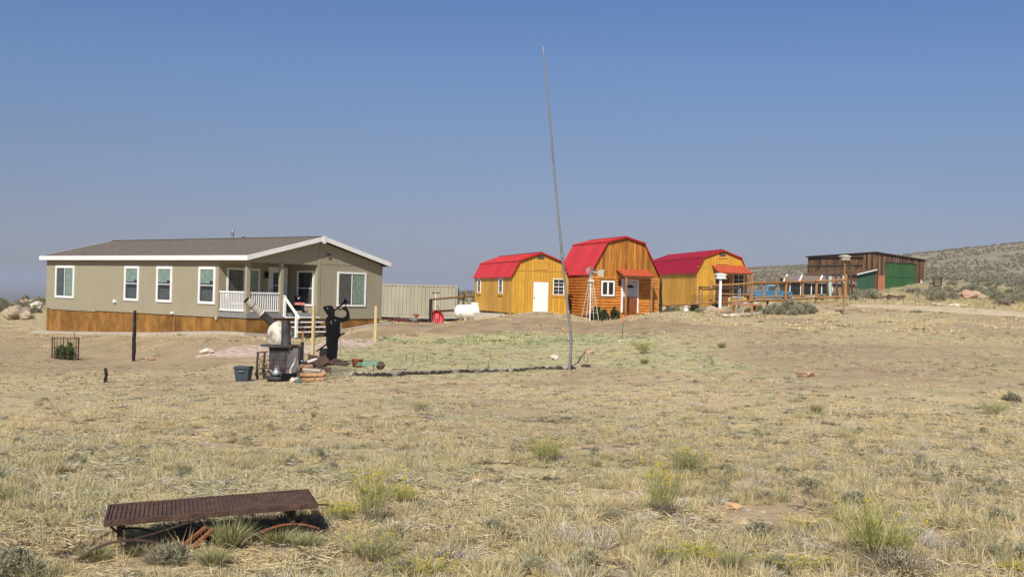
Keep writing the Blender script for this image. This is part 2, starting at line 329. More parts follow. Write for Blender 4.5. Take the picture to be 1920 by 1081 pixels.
# ---------------------------------------------------------------- ground zones (world coordinates)
def zone(pix): return [(G(px, py).x, G(px, py).y) for px, py in pix]
def inpoly(X, Y, poly, warp=.6, ws=.6, seed=1):
    Xw = X+(vnoise(X, Y, ws, seed)-.5)*warp*2+(vnoise(X, Y, ws*4, seed+7)-.5)*warp*.7
    Yw = Y+(vnoise(X, Y, ws, seed+20)-.5)*warp*3+(vnoise(X, Y, ws*4, seed+27)-.5)*warp
    ins = np.zeros(len(X), bool); n = len(poly); j = n-1
    for i in range(n):
        xi, yi = poly[i]; xj, yj = poly[j]
        c = ((yi > Yw) != (yj > Yw)) & (Xw < (xj-xi)*(Yw-yi)/(yj-yi+1e-12)+xi); ins ^= c; j = i
    return ins.astype(float)
Z_green = zone([(640,650),(700,640),(800,630),(1000,626),(1180,630),(1260,642),(1330,660),(1440,690),(1250,698),(1085,692),(900,700),(700,704),(600,700),(610,670)])
Z_lush = zone([(930,641),(1000,629),(1100,628),(1230,634),(1250,642),(1150,647),(1040,645)])
Z_weed = zone([(670,641),(760,633),(960,628),(1010,631),(900,642),(760,643)])
Z_drive = zone([(560,640),(716,612),(850,603),(950,596),(1100,603),(1230,603),(1330,606),(1400,612),(1330,620),(1250,626),(1000,620),(820,622),(680,636)])
Z_yard = zone([(-200,598),(84,624),(463,636),(560,640),(700,634),(660,648),(590,668),(470,668),(380,690),(200,694),(0,700),(-200,700)])
Z_gravel = zone([(380,664),(460,650),(520,644),(700,636),(655,652),(560,664),(480,668),(400,668)])
Z_path = zone([(600,640),(640,637),(720,634),(700,645),(640,660),(600,668),(560,655)])
Z_track = zone([(1590,570),(1650,572),(1780,577),(1920,586),(2200,602),(2200,612),(1920,596),(1780,585),(1690,580),(1620,576)])
Z_ash = zone([(480,704),(500,690),(530,682),(640,680),(650,698),(610,708),(570,711),(520,708)])
Z_brown2 = zone([(1230,660),(1500,640),(1920,645),(2200,650),(2200,760),(1800,740),(1500,720),(1350,700)])
Z_ruts = [zone(p) for p in ([(1120,664),(1400,650),(1700,648),(2000,655),(2000,660),(1700,653),(1400,655),(1120,669)], [(1150,690),(1400,672),(1700,668),(2000,676),(2000,683),(1700,674),(1400,678),(1150,697)], [(700,728),(1000,716),(1300,712),(1600,726),(1600,731),(1300,717),(1000,721),(700,734)])]
def zones(X, Y):
    r = np.hypot(X, Y)
    green = np.maximum(inpoly(X, Y, Z_green, 1.2, .25, 1)*.62, inpoly(X, Y, Z_lush, .6, .4, 3)); green = np.maximum(green, inpoly(X, Y, Z_weed, .6, .5, 4)*.9)
    dirt = np.maximum(inpoly(X, Y, Z_drive, .9, .35, 5)*.9, inpoly(X, Y, Z_yard, .9, .35, 6)*.72); dirt = np.maximum(dirt, inpoly(X, Y, Z_brown2, 2.0, .15, 8)*.25)
    for q_ in Z_ruts: dirt = np.maximum(dirt, inpoly(X, Y, q_, .25, .4, 15)*.6)
    grav = np.maximum(inpoly(X, Y, Z_gravel, .5, .6, 9), inpoly(X, Y, Z_path, .2, .5, 10)); track = inpoly(X, Y, Z_track, .7, .3, 11)
    dirt = dirt*(1-green); sage = np.clip((r-85)/60, 0, 1)
    return green, dirt, grav, track, sage
# ---------------------------------------------------------------- terrain
def make_ground():
    th = np.concatenate([np.linspace(-math.pi, -.62, 50)[:-1], np.linspace(-.62, .62, 520), np.linspace(.62, math.pi, 50)[1:]])
    rr = np.concatenate([[.05, 1, 2, 3], np.geomspace(4, 640, 430), np.geomspace(680, 18000, 60)])
    nt_, nr = len(th), len(rr); TH, RR = np.meshgrid(th, rr); X = (RR*np.sin(TH)).ravel(); Y = (RR*np.cos(TH)).ravel(); Z = ground(X, Y)
    i = np.arange(nr-1)[:, None]; j = np.arange(nt_-1)[None, :]; a = (i*nt_+j).ravel()
    F = np.stack([a, a+nt_, a+nt_+1, a+1], 1)[:, ::-1]
    me = bpy.data.meshes.new('ground'); me.vertices.add(len(X)); me.vertices.foreach_set('co', np.stack([X, Y, Z], 1).ravel())
    me.loops.add(F.size); me.loops.foreach_set('vertex_index', F.ravel().astype(np.int32)); me.polygons.add(len(F))
    me.polygons.foreach_set('loop_start', np.arange(len(F), dtype=np.int32)*4); me.polygons.foreach_set('loop_total', np.full(len(F), 4, dtype=np.int32))
    me.update(calc_edges=True); me.polygons.foreach_set('use_smooth', np.ones(len(F), bool))
    for n, v in zip(('green', 'dirt', 'grav', 'track', 'sage', 'ash'), zones(X, Y)+(inpoly(X, Y, Z_ash, .3, 1, 12),)):
        at_ = me.attributes.new(n, 'FLOAT', 'POINT'); at_.data.foreach_set('value', v.astype(np.float32))
    o = bpy.data.objects.new('ground', me); COL.objects.link(o); o['kind'] = 'structure'
    if me.polygons[nt_*30+200].normal.z < 0: me.flip_normals()
    m = bpy.data.materials.new('dry_prairie'); m.use_nodes = True; me.materials.append(m); nt = m.node_tree; L = nt.links.new; b = nt.nodes['Principled BSDF']
    b.inputs['Roughness'].default_value = .95; b.inputs['Specular IOR Level'].default_value = .1
    geo = nn(nt, 'ShaderNodeNewGeometry')
    def noise(s, d=6, st=(1, 1, 1), r=.6):
        mp = nn(nt, 'ShaderNodeMapping'); mp.inputs['Scale'].default_value = st; L(geo.outputs['Position'], mp.inputs[0])
        n = nn(nt, 'ShaderNodeTexNoise'); n.inputs['Scale'].default_value = s; n.inputs['Detail'].default_value = d; n.inputs['Roughness'].default_value = r; L(mp.outputs[0], n.inputs[0]); return n.outputs[0]
    def rng(x, a, c): q = nn(nt, 'ShaderNodeMapRange'); q.inputs[1].default_value = a; q.inputs[2].default_value = c; L(x, q.inputs[0]); return q.outputs[0]
    def mix(f, a, c):
        q = nn(nt, 'ShaderNodeMix', data_type='RGBA')
        for k, v in (('Factor', f), ('A', a), ('B', c)):
            if isinstance(v, tuple): q.inputs[k].default_value = v+(1,)
            elif isinstance(v, float): q.inputs[k].default_value = v
            else: L(v, q.inputs[k])
        return q.outputs['Result']
    def mul(a, c):
        q = nn(nt, 'ShaderNodeMath', operation='MULTIPLY')
        for k, v in enumerate((a, c)):
            if isinstance(v, float): q.inputs[k].default_value = v
            else: L(v, q.inputs[k])
        return q.outputs[0]
    def attr(n): q = nn(nt, 'ShaderNodeAttribute'); q.attribute_name = n; return q.outputs['Fac']
    col = mix(rng(noise(1.7, 8), .38, .62), (.54, .435, .25), (.41, .32, .185))
    col = mix(rng(noise(.16, 5, (1, .6, 1)), .46, .62), col, (.36, .265, .175))
    col = mix(mul(rng(noise(.35, 6), .5, .64), .6), col, (.38, .35, .20))
    col = mix(rng(noise(11, 6, r=.75), .55, .64), col, (.12, .095, .07))
    col = mix(rng(noise(9, 4, r=.7), .62, .70), col, (.66, .54, .36))
    dirtc = mix(rng(noise(.9, 8, (1, .35, 1)), .4, .62), (.37, .275, .170), (.27, .198, .120)); dirtc = mix(rng(noise(5, 5, (1, .5, 1), .7), .56, .68), dirtc, (.36, .29, .17))
    col = mix(attr('dirt'), col, dirtc)
    gr = mix(rng(noise(2.5, 8, (1, .6, 1)), .4, .6), (.38, .41, .19), (.60, .50, .27)); col = mix(mul(attr('green'), .85), col, gr)
    vo = nn(nt, 'ShaderNodeTexVoronoi'); vo.inputs['Scale'].default_value = 7; L(geo.outputs['Position'], vo.inputs['Vector'])
    sp = nn(nt, 'ShaderNodeSeparateColor'); L(vo.outputs['Color'], sp.inputs[0])
    gv = mix(sp.outputs[0], (.60, .45, .34), (.33, .24, .17)); gv = mix(rng(sp.outputs[1], .7, .9), gv, (.72, .64, .55)); col = mix(attr('grav'), col, gv)
    col = mix(attr('track'), col, mix(rng(noise(1.2, 6), .4, .6), (.60, .49, .34), (.48, .38, .25)))
    sg = mix(rng(noise(.09, 8, (1, 1, 1), .7), .42, .6), (.31, .275, .19), (.225, .205, .145)); col = mix(attr('sage'), col, sg)
    cdp = nn(nt, 'ShaderNodeVectorMath', operation='LENGTH'); L(geo.outputs['Position'], cdp.inputs[0])
    far = mix(rng(noise(.0012, 6, (1, .3, 1)), .4, .6), (.17, .15, .10), (.10, .10, .075)); col = mix(rng(cdp.outputs['Value'], 700, 1500), col, far)
    col = mix(mul(attr('ash'), .8), col, mix(rng(noise(6, 5), .4, .6), (.09, .075, .06), (.22, .18, .14)))
    L(col, b.inputs['Base Color'])
    bp = nn(nt, 'ShaderNodeBump'); bp.inputs['Strength'].default_value = .9; bp.inputs['Distance'].default_value = .05; L(noise(7, 8, r=.7), bp.inputs['Height']); L(bp.outputs[0], b.inputs['Normal'])
    return o
make_ground()

# ================================================================ MOBILE HOME
HX, HY, HA = -11.585, 48.691, .881
HZ = -.5
house = thing('mobile_home', 'long taupe mobile home with white trim, brown shingle roof and a corner porch', 'house', (HX, HY, HZ), HA)
HT = TR(0, 0, -HZ)
def hz(): return MB(HT)
HL, HW, ZB = 17.34, 8.1, .323
rt = lambda x: 3.15+.2438*min(x, HW-x)          # top of roof
s = hz()
s.box((0, 2.06, ZB), (.12, HL, 2.93)); s.box((.12, 2.06, ZB), (3.98, 2.18, 2.93)); s.box((3.98, .12, ZB), (4.1, 2.18, 2.93))
s.box((3.98, 0, ZB), (HW, .12, 2.82)); s.box((HW-.12, .12, ZB), (HW, HL, 2.93)); s.box((.12, HL-.12, ZB), (HW-.12, HL, 2.93))
s.prism([(0, 2.82), (HW, 2.82), (HW, rt(HW)-.2), (HW/2, rt(HW/2)-.2), (0, rt(0)-.2)], 0, .12)
s.prism([(0.12, 2.93), (HW-.12, 2.93), (HW/2, rt(HW/2)-.23)], HL-.12, HL)
s.build('wall', siding, house)
s = hz(); s.box((0, .12, 2.76), (.10, 2.06, 2.93)); s.build('porch_beam', siding, house)
s = hz(); s.box((.12, .12, 2.83), (3.98, 2.06, 2.87)); s.build('porch_ceiling', mat('soffit', (.30, .27, .22), rough=.8), house)
s = hz(); s.box((4.06, -.022, ZB+.01), (4.15, -.001, 3.86)); s.box((4.16, -.012, 2.86), (HW-.02, -.001, 2.885)); s.box((3.98, -.02, ZB+.01), (4.05, -.001, 2.8))
s.box((HW-.08, -.02, ZB), (HW+.02, -.001, 2.93)); s.build('corner_trim', siding, house)
s = hz(); s.box((4.50, -.03, 3.30), (4.74, -.001, 3.36)); s.build('gable_vent', darkin, house)
# roof
r = hz(); y0, y1 = -.312, HL+.312
for sgn in (0, 1):
    xe = -.243 if not sgn else HW+.243; xm = HW/2; ze = rt(0)-.2438*.243
    vs = []
    for y in (y0, y1): vs += [(xe, y, ze), (xm, y, rt(xm)), (xm, y, rt(xm)-.12), (xe, y, ze-.12)]
    r.add(vs, [(0, 1, 5, 4), (3, 2, 6, 7), (0, 4, 7, 3), (0, 3, 2, 1), (4, 5, 6, 7)])
roof = r.build('roof', shingle, house)
r = hz(); r.box((HW/2-.12, y0, rt(HW/2)-.012), (HW/2+.12, y1, rt(HW/2)+.018)); r.build('ridge_cap', shingle, roof)
f = hz(); ze = rt(0)-.2438*.243
f.box((-.275, y0-.03, ze-.21), (-.243, y1, ze+.005)); f.box((HW+.243, y0, ze-.21), (HW+.275, y1, ze+.005))
for a, b_ in ((-.243, HW/2), (HW+.243, HW/2)):
    zt = lambda x: rt(x) if 0 <= x <= HW else ze
    for yy in (y0-.03, y1):
        vs = [(x, y, z) for y in (yy, yy+.03) for x, z in ((a, ze+.008), (b_, rt(b_)+.008), (b_, rt(b_)-.2), (a, ze-.205))]
        f.add(vs, [(0, 1, 2, 3), (7, 6, 5, 4), (0, 4, 5, 1), (1, 5, 6, 2), (2, 6, 7, 3), (3, 7, 4, 0)])
f.box((HW/2-.10, y0-.05, rt(HW/2)-.32), (HW/2+.10, y0-.031, rt(HW/2)+.02))
f.box((HW+.275, y0, ze-.12), (HW+.36, y1, ze-.02))
f.build('fascia', white, house)
s = hz(); s.box((-.243, y0, ze-.215), (0, y1, ze-.195)); s.box((HW, y0, ze-.215), (HW+.243, y1, ze-.195)); s.build('soffit_board', mat('soffit'if 0 else 'soffit', (.3, .27, .22)), house)
for (vy, h, rr_) in ((6.58, .34, .055), (5.71, .10, .05)):
    v = hz(); zt = rt(4.05); v.tube([(4.02, vy, zt-.05), (4.02, vy, zt+h)], rr_, 12)
    v.tube([(4.02, vy, zt+h*.62), (4.02, vy, zt+h*.66), (4.02, vy, zt+h*.7)], [rr_*1.1, rr_*2.4, rr_*1.1], 12); v.tube([(4.02, vy, zt+h), (4.02, vy, zt+h+.06)], [rr_*1.5, rr_*.9], 12)
    v.build('roof_vent', galv, house)
# skirting and slab
s = hz(); s.box((.05, .05, -1.25), (.09, HL-.02, ZB)); s.box((.09, .05, -.9), (HW-.05, .09, ZB)); s.box((HW-.09, .09, -.9), (HW-.05, HL-.02, ZB)); sk = s.build('skirting', skirt, house)
yy = .05
while yy < HL: b = hz(); b.box((.028, yy, -1.1), (.049, yy+.05, ZB-.012)); b.build('batten', mat('stained_batten', (.27, .125, .03), rough=.7), sk); yy += random.choice((1.22, 1.22, 1.83))
b = hz(); b.box((.0, 12.4, ZB-.04), (.049, 16.9, ZB-.012)); b.build('flashing', cream, sk)
# slab round the base
def slab(name, loc_pts, h, m, kind='structure', base=None, th=.25):
    vs = []; n = len(loc_pts)
    Mx = TR(HX, HY, 0) @ rotz(HA)
    P = [Mx @ Vector((x, y, 0)) for x, y in loc_pts]
    for p in P: vs.append((p.x, p.y, gz(p.x, p.y)+h))
    for p in P: vs.append((p.x, p.y, gz(p.x, p.y)+h-th))
    mb = MB(); k = n//2
    fs = [(i, i+1, n-2-i, n-1-i) for i in range(k-1)]+[(i, (i+1) % n, (i+1) % n+n, i+n) for i in range(n)]
    mb.add(vs, fs); o = mb.build(name, m); o['kind'] = kind; return o
lp = [(-.45, y) for y in np.linspace(17.9, -.5, 12)]; lp2 = [(.02, y) for y in np.linspace(-.02, 17.9, 12)]
slab('concrete_slab', lp+lp2, .10, conc)
slab('concrete_slab', [(x, -.5) for x in np.linspace(-.4, 8.5, 8)]+[(x, .02) for x in np.linspace(8.5, -.4, 8)], .09, conc)
# porch
d = hz(); d.box((.0, .0, ZB+.03), (3.98, 2.06, .58)); deck = d.build('porch_deck', greydeck, house)
for x, y, w in ((0.0, 0.0, .17), (1.85, 0.0, .16)):
    p = hz(); p.box((x, y, .58), (x+w, y+w, 2.83)); p.build('porch_post', siding, house)
def railing(T, L_, z0, z1):
    k = MB(T); k.box((0, -.03, z0), (L_, .03, z0+.07)); k.build('bottom_rail', white, house); k = MB(T); k.box((0, -.04, z1-.07), (L_, .04, z1)); o = k.build('top_rail', white, house)
    n = int(L_/.115); q = MB(T)
    for i in range(n): x = (i+.5)*L_/n; q.box((x-.018, -.018, z0+.07), (x+.018, .018, z1-.07))
    q.build('baluster_row', white, o)
railing(HT @ TR(.08, 2.04, 0) @ SIDE, 1.85, .64, 1.52)
railing(HT @ TR(.18, .08, 0), 1.66, .64, 1.50)
# porch door, windows
def door_leaf():
    f = hz(); y = 2.06; x0, x1 = 2.75, 3.87
    f.box((x0, y-.05, .58), (x0+.1, y, 2.68)); f.box((x1-.1, y-.05, .58), (x1, y, 2.68)); f.box((x0+.1, y-.05, 2.58), (x1-.1, y, 2.68)); fr = f.build('door', white, house)
    l = hz(); l.box((x0+.1, y-.035, .59), (x1-.1, y-.002, 2.58)); l.build('door_leaf', doorw, fr)
    g = hz(); g.box((x0+.28, y-.05, 1.35), (x1-.28, y-.036, 2.42)); g.build('pane', mat('door_glass', (.10, .12, .15), rough=.1, spec=.6), fr)
    g = hz(); g.box((x0+.27, y-.056, 1.80), (x1-.27, y-.051, 1.84)); g.box((x0+.3, y-.053, .72), (x1-.3, y-.036, 1.2)); g.build('door_panel', doorw, fr)
    k = hz(); k.tube([(x0+.17, y-.09, 1.62), (x0+.17, y-.036, 1.62)], .028, 8); k.tube([(x0+.17, y-.09, 1.47), (x0+.17, y-.036, 1.47)], .035, 8); k.build('handle', black, fr)
door_leaf()
k = hz(); k.box((2.54, 2.0, 2.28), (2.62, 2.06, 2.44)); k.box((2.50, 1.86, 2.40), (2.66, 2.0, 2.44)); k.box((2.52, 1.88, 2.14), (2.64, 1.98, 2.40)); pl = k.build('porch_lamp', black, house)
k = hz(); k.tube([(2.58, 1.93, 2.08), (2.58, 1.93, 2.16)], .045, 8); k.build('lamp_shade', mat('frosted_glass', (.6, .6, .58), rough=.3), pl)
window(house, HT @ TR(.43, 2.06, .92), 1.84, 1.66, style='slide', curt='right')
window(house, HT @ TR(3.98, 1.42, .90) @ SIDE, 1.20, 1.65, style='hung', curt='dark')
window(house, HT @ TR(5.20, 0, .91), 1.84, 1.64, style='slide', curt='right')
for y, w_, st, cu in ((16.36, 1.90, 'slide', 'right'), (9.72, 1.28, 'hung', 'halves'), (6.93, 1.28, 'hung', 'halves'), (3.55, 1.27, 'hung', 'halves')):
    window(house, HT @ TR(0, y, .90) @ SIDE, w_, 1.69, style=st, curt=cu, trim=.12)
for y, z, w_ in ((10.4, .78, .14), (5.45, .38, .10)):
    k = hz(); k.box((-.09, y, z), (-.001, y+w_*1.5, z+w_)); k.build('vent_hood', white, house)
k = hz(); k.tube([(-.035, 5.35, .40), (-.04, 5.36, -.4), (-.10, 5.5, -.55), (-.5, 6.1, -.62)], .02, 6); k.build('drain_hose', mat('copper_hose', (.40, .20, .10)), house)
k = hz(); k.box((-.05, 2.1, .22), (-.001, 2.2, .36)); k.build('drip_edge', cream, house)
# stairs
for i, (z, y) in enumerate(((.42, -.16), (.21, -.43), (0, -.70), (-.21, -.97))):
    k = hz(); k.box((2.06, y-.14, z-.045), (3.95, y+.13, z)); k.build('stair_tread', white, house)
for x in (2.12, 2.95, 3.8):
    k = hz(); k.bar((x, -.04, .2), (x, -1.12, -.55), .04, .2); k.build('stair_stringer', darkwood, house)
k = hz(); k.box((2.02, -.09, .42), (2.12, .0, 1.36)); k.box((1.99, -.98, -.48), (2.09, -.88, .52)); k.bar((2.05, .02, 1.36), (2.05, -1.12, .38), .06, .10); k.build('handrail', white, house)

def pt(px, Y, py):  # world point on a fixed distance
    return at(px, py, Y)
# bear figure on the porch
def to_world(x, y, z=0): return TR(HX, HY, 0) @ rotz(HA) @ Vector((x, y, z))
p = to_world(3.45, .75, .58)
bear = thing('carved_bear', 'small black carved bear holding a faded red board on the porch beside the door', 'statue', p, HA-.3)
k = MB(); k.lathe([(0, .08), (.13, .08), (.17, .2), (.165, .38), (.12, .52), (.07, .56), (.115, .60), (.125, .68), (.09, .76), (0, .79)], n=16)
for sx in (-1, 1):
    k.tube([(sx*.09, -.02, .76), (sx*.09, -.02, .82)], [.045, .02], 8); k.tube([(sx*.15, 0, .48), (sx*.17, -.12, .40), (sx*.12, -.2, .40)], .045, 8); k.tube([(sx*.09, -.02, .16), (sx*.1, -.14, .06)], .07, 8)
k.build('body', black, bear)
k = MB(); k.box((-.28, -.225, .36), (.28, -.20, .48)); k.build('sign_board', pinkp, bear)
k = MB(); k.tube([(0, -.16, .665), (0, -.10, .67)], [.035, .05], 10)
for sx in (-1, 1): k.tube([(sx*.065, -.11, .73), (sx*.065, -.10, .73)], .02, 8)
for sx in (-1, 1): k.tube([(sx*.1, -.22, .05), (sx*.1, -.15, .05)], .045, 8)
k.build('muzzle', cream, bear)
k = MB(); k.tube([(0, 0, 0), (0, 0, .09)], .2, 12); k.build('stump_base', barkd, bear)

# ================================================================ GAMBREL SHEDS
def gambrel(name, label, loc, yaw, W_, L_, zb, ze, zk, zp, ins, wallf, walls_, oe=.12, orr=.12, ribs=.25, th=.05, split=None, roofm=None):
    X, Y = loc; t = thing(name, label, 'shed' if 'cabin' not in name else 'cabin', (X, Y, zb-.25), yaw); T = TR(0, 0, -(zb-.25))
    def mb(): return MB(T)
    up = .06; prof = [(0, ze), (ins, zk-up), (W_/2, zp-up), (W_-ins, zk-up), (W_, ze)]
    # front and back gable walls, side walls as separate parts
    zf = split or zb
    a = mb(); a.prism([(0, zf), (W_, zf)]+prof[::-1], 0, .1); a.build('gable_wall', wallf, t)
    a = mb(); a.prism([(0, zb), (W_, zb)]+prof[::-1], L_-.1, L_); a.build('gable_wall', wallf, t)
    if not split:
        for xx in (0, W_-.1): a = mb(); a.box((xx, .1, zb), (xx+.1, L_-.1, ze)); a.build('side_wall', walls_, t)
    for x in (.3, W_/2, W_-.4): a = mb(); a.box((x, .05, zb-.18), (x+.12, L_-.05, zb-.002)); a.build('skid', darkwood, t)
    y0, y1 = -orr, L_+orr
    pan = []
    sl = (zk-ze)/(ins); ex = -oe; ez = ze-.02
    segs = [((ex, ez), (ins, zk)), ((ins-.06, zk-.02+.04), (W_/2, zp)), ((W_-ins+.06, zk+.02), (W_/2, zp)), ((W_+oe, ez), (W_-ins, zk))]
    for (x0, z0), (x1, z1) in segs:
        a = mb(); v = Vector((x1-x0, 0, z1-z0)); n = v.cross(Vector((0, 1, 0))).normalized()
        if n.z < 0: n = -n
        a.sheet((x0, y0, z0), (0, y1-y0, 0), v, n, pitch=ribs, h=.085 if ribs > .4 else .028, flat=.72 if ribs < .4 else .80, th=.03); a.build('roof_panel', roofm or redroof, t)
    a = mb(); a.box((W_/2-.09, y0-.01, zp+.012), (W_/2+.09, y1+.01, zp+.035))
    for yy in (y0-.035, y1+.005):
        for (x0, z0), (x1, z1) in segs:
            vs = [(x, y, z) for y in (yy, yy+.03) for x, z in ((x0, z0+.03), (x1, z1+.03), (x1, z1-.07), (x0, z0-.07))]
            a.add(vs, [(0, 1, 2, 3), (7, 6, 5, 4), (0, 4, 5, 1), (1, 5, 6, 2), (2, 6, 7, 3), (3, 7, 4, 0)])
    a.build('roof_trim', redtrim, t)
    return t, T, mb
# --- left shed
S1, T1, m1 = gambrel('garden_shed', 'honey coloured gambrel shed with a plain white door, leftmost of the red-roofed buildings', (.01, 69.823), .256, 3.66, 10.65, .486, 2.76, 3.765, 4.349, .413, honey, honey_lit)
a = m1(); a.box((1.30, -.05, .58), (1.37, -.001, 2.56)); a.box((2.35, -.05, .58), (2.42, -.001, 2.56)); a.box((1.37, -.05, 2.49), (2.35, -.001, 2.56)); dr = a.build('door', honeyt, S1)
a = m1(); a.box((1.37, -.035, .60), (2.35, -.002, 2.49)); a.build('door_leaf', white, dr)
a = m1(); a.tube([(1.45, -.09, 1.5), (1.45, -.03, 1.5)], .035, 8); a.build('handle', galv, dr)
a = m1(); a.box((1.28, -.07, .49), (2.44, -.001, .575)); a.build('sill', honeyt, dr)
window(S1, T1 @ TR(2.66, 0, 1.70), .74, 1.02, trim=.05, style='none', grid=(2, 4), curt=None)
for q in ((2.56, -.04, 1.56, 3.5, 1.68), (0, -.025, 3.16, 3.66, 3.21), (-.02, -.022, .5, .09, 2.72), (3.58, -.022, .5, 3.68, 2.72)):
    a = m1(); a.box((q[0], q[1], q[2]), (q[3], -.001, q[4])); a.build('wall_trim', honeyt, S1)
a = m1(); a.box((1.60, -.03, 3.93), (2.05, -.001, 4.14)); vv = a.build('gable_vent', darkwood, S1)
a = m1(); a.prism([(1.50, 3.32), (2.20, 3.32), (2.20, 3.72), (1.50, 3.72)], -.03, -.001); a.build('loft_panel', honey, S1)
a = m1()
for q in ((1.42, 3.24, 2.28, 3.32), (1.42, 3.72, 2.28, 3.80), (1.42, 3.32, 1.50, 3.72), (2.20, 3.32, 2.28, 3.72)): a.box((q[0], -.045, q[1]), (q[2], -.001, q[3]))
a.build('loft_trim', honeyt, S1)
for y in (9.7, 3.45):
    window(S1, T1 @ TR(0, y, 1.70) @ SIDE, 1.05, 1.0, trim=.09, style='hung', curt='dark')
    a = m1(); a.box((-.06, y-1.15, 1.58), (-.001, y+.1, 1.69)); a.build('window_sill', honey_lit, S1)
a = m1(); a.box((3.2, -.55, .30), (3.66, -.10, .48)); a.build('step', honeyt, S1)
# --- log cabin
S2, T2, m2 = gambrel('log_cabin', 'tall red-roofed cabin with log siding below, upright cedar boards above and a tin porch roof', (4.851, 69.171), .302, 4.6, 5.82, .55, 3.0, 5.053, 5.446, 1.033, cedar, logm, split=2.91, orr=.14)
def logs(T, L_, z0, z1, n, name='log_wall'):
    k = MB(T); h = (z1-z0)/n
    for i in range(n):
        z = z0+i*h; pr = []
        for j in range(7):
            a_ = math.pi*j/6; pr.append((-.004-.055*math.sin(a_), z+h*.5-h*.5*math.cos(a_)))
        vs = [(0, y, zz) for y, zz in pr]+[(L_, y, zz) for y, zz in pr]
        k.add(vs, [(j, j+1, j+8, j+7) for j in range(6)], False)
    k.box((0, -.004, z0), (L_, .1, z1)); return k.build(name, logm, S2)
logs(T2, 4.6, .42, 2.91, 14); logs(T2 @ TR(0, 5.7, 0) @ SIDE, 5.6, .42, 2.99, 14)
a = m2(); a.box((4.5, .1, .68), (4.6, 5.7, 3.0)); a.box((-.06, -.07, .68), (.05, -.0, 3.0)); a.box((4.5, -.07, .68), (4.62, -.062, 2.95)); a.build('corner_board', logm, S2)
a = m2(); a.box((.62, -.075, 1.62), (1.68, -.0, 2.74)); a.build('window_trim', mat('dark_cedar_trim', (.26, .12, .04)), S2)
window(S2, T2 @ TR(.70, -.075, 1.70), .9, .96, trim=.1, style='twin', curt=None)
a = m2(); a.box((2.06, -.10, .70), (2.16, -.0, 2.80)); a.box((3.14, -.10, .70), (3.24, -.0, 2.80)); a.box((2.16, -.10, 2.71), (3.14, -.0, 2.80)); dr = a.build('door', white, S2)
a = m2(); a.box((2.16, -.085, .70), (3.14, -.06, 2.71)); a.build('door_leaf', mat('pale_blue_door', (.52, .58, .66), rough=.5), dr)
a = m2(); n_ = 10; vs = [(2.66, -.09, 2.25)]+[(2.66+.24*math.cos(math.pi*i/n_), -.09, 2.25+.2*math.sin(math.pi*i/n_)) for i in range(n_+1)]; a.add(vs, [(0, i+1, i+2) for i in range(n_)]); a.build('fan_light', darkin, dr)
a = m2(); a.box((2.40, -.14, .70), (3.12, -.11, 1.68)); a.box((2.18, -.14, .70), (2.36, -.11, 1.68)); a.build('half_gate', brownp, S2)
a = m2(); a.box((1.84, -.16, 2.42), (1.96, -.06, 2.66)); a.box((1.86, -.22, 2.64), (1.94, -.16, 2.68)); a.build('wall_lamp', black, S2)
a = m2(); a.sheet((1.68, -1.35, 2.99), (2.15, 0, 0), (0, 1.30, .40), (0, -.29, .95), pitch=.2, h=.02, th=.03); aw = a.build('porch_roof', orroof, S2)
a = m2(); a.box((1.72, -1.28, 2.88), (3.80, -1.18, 2.965)); a.box((1.72, -1.18, 2.93), (1.80, -.07, 2.96)); a.box((3.72, -1.18, 2.93), (3.80, -.07, 2.96)); a.build('rafter', postwood, aw)
for x in (1.88, 3.60):
    a = m2(); a.box((x-.05, -1.28, .45), (x+.05, -1.19, 2.88)); a.build('porch_post', postwood if x < 2 else railwood, S2)
# --- right shed
S3, T3, m3 = gambrel('workshop_shed', 'honey coloured gambrel shed with a faded tin porch awning, rightmost of the red-roofed buildings', (12.911, 77.897), .158, 3.66, 12.6, 1.15, 3.478, 4.576, 5.128, .464, honey, honey_lit, ribs=.63, roofm=mat('glossy_crimson_roof', (.40, .012, .03), (.33, .010, .024), 1.2, rough=.22, metal=.35, spec=.8))
a = m3(); a.box((1.60, -.03, 4.70), (2.05, -.001, 4.92)); a.build('gable_vent', darkwood, S3)
a = m3()
for q in ((1.42, 4.12, 2.28, 4.20), (1.42, 4.54, 2.28, 4.62), (1.42, 4.20, 1.50, 4.54), (2.20, 4.20, 2.28, 4.54)): a.box((q[0], -.045, q[1]), (q[2], -.001, q[3]))
a.build('loft_trim', honeyt, S3)
for q in ((0, -.025, 3.88, .8, 3.93), (-.02, -.022, 1.16, .09, 3.44), (3.58, -.022, 1.16, 3.68, 3.44)): a = m3(); a.box((q[0], q[1], q[2]), (q[3], -.001, q[4])); a.build('wall_trim', honeyt, S3)
a = m3(); a.sheet((1.05, -1.62, 3.50), (2.45, 0, 0), (-.0, 1.60, .56), (0, -.33, .94), pitch=.3, h=.025, th=.03); aw = a.build('porch_awning', orroof, S3)
a = m3(); a.box((1.1, -1.55, 3.40), (3.42, -1.46, 3.485)); a.bar((1.12, -1.5, 3.46), (1.12, -.03, 3.97), .06); a.bar((3.4, -1.5, 3.46), (3.4, -.03, 3.97), .06); a.build('rafter', railwood, aw)
for x in (1.15, 3.36):
    a = m3(); a.box((x-.05, -1.54, 1.0), (x+.05, -1.45, 3.42)); a.build('porch_post', postwood, S3)
a = m3(); a.box((1.1, -1.5, 2.02), (3.4, -1.44, 2.10)); a.build('porch_rail', railwood, S3)
a = m3(); a.box((1.35, -.04, 1.2), (2.35, -.001, 3.2)); dr = a.build('door', darkwood, S3)
a = m3(); a.box((2.0, -.05, 1.2), (2.30, -.041, 3.1)); a.build('door_panel', brownp, dr)
window(S3, T3 @ TR(2.62, 0, 1.85), .84, 1.66, trim=.06, style='none', grid=(2, 4), curt=None)
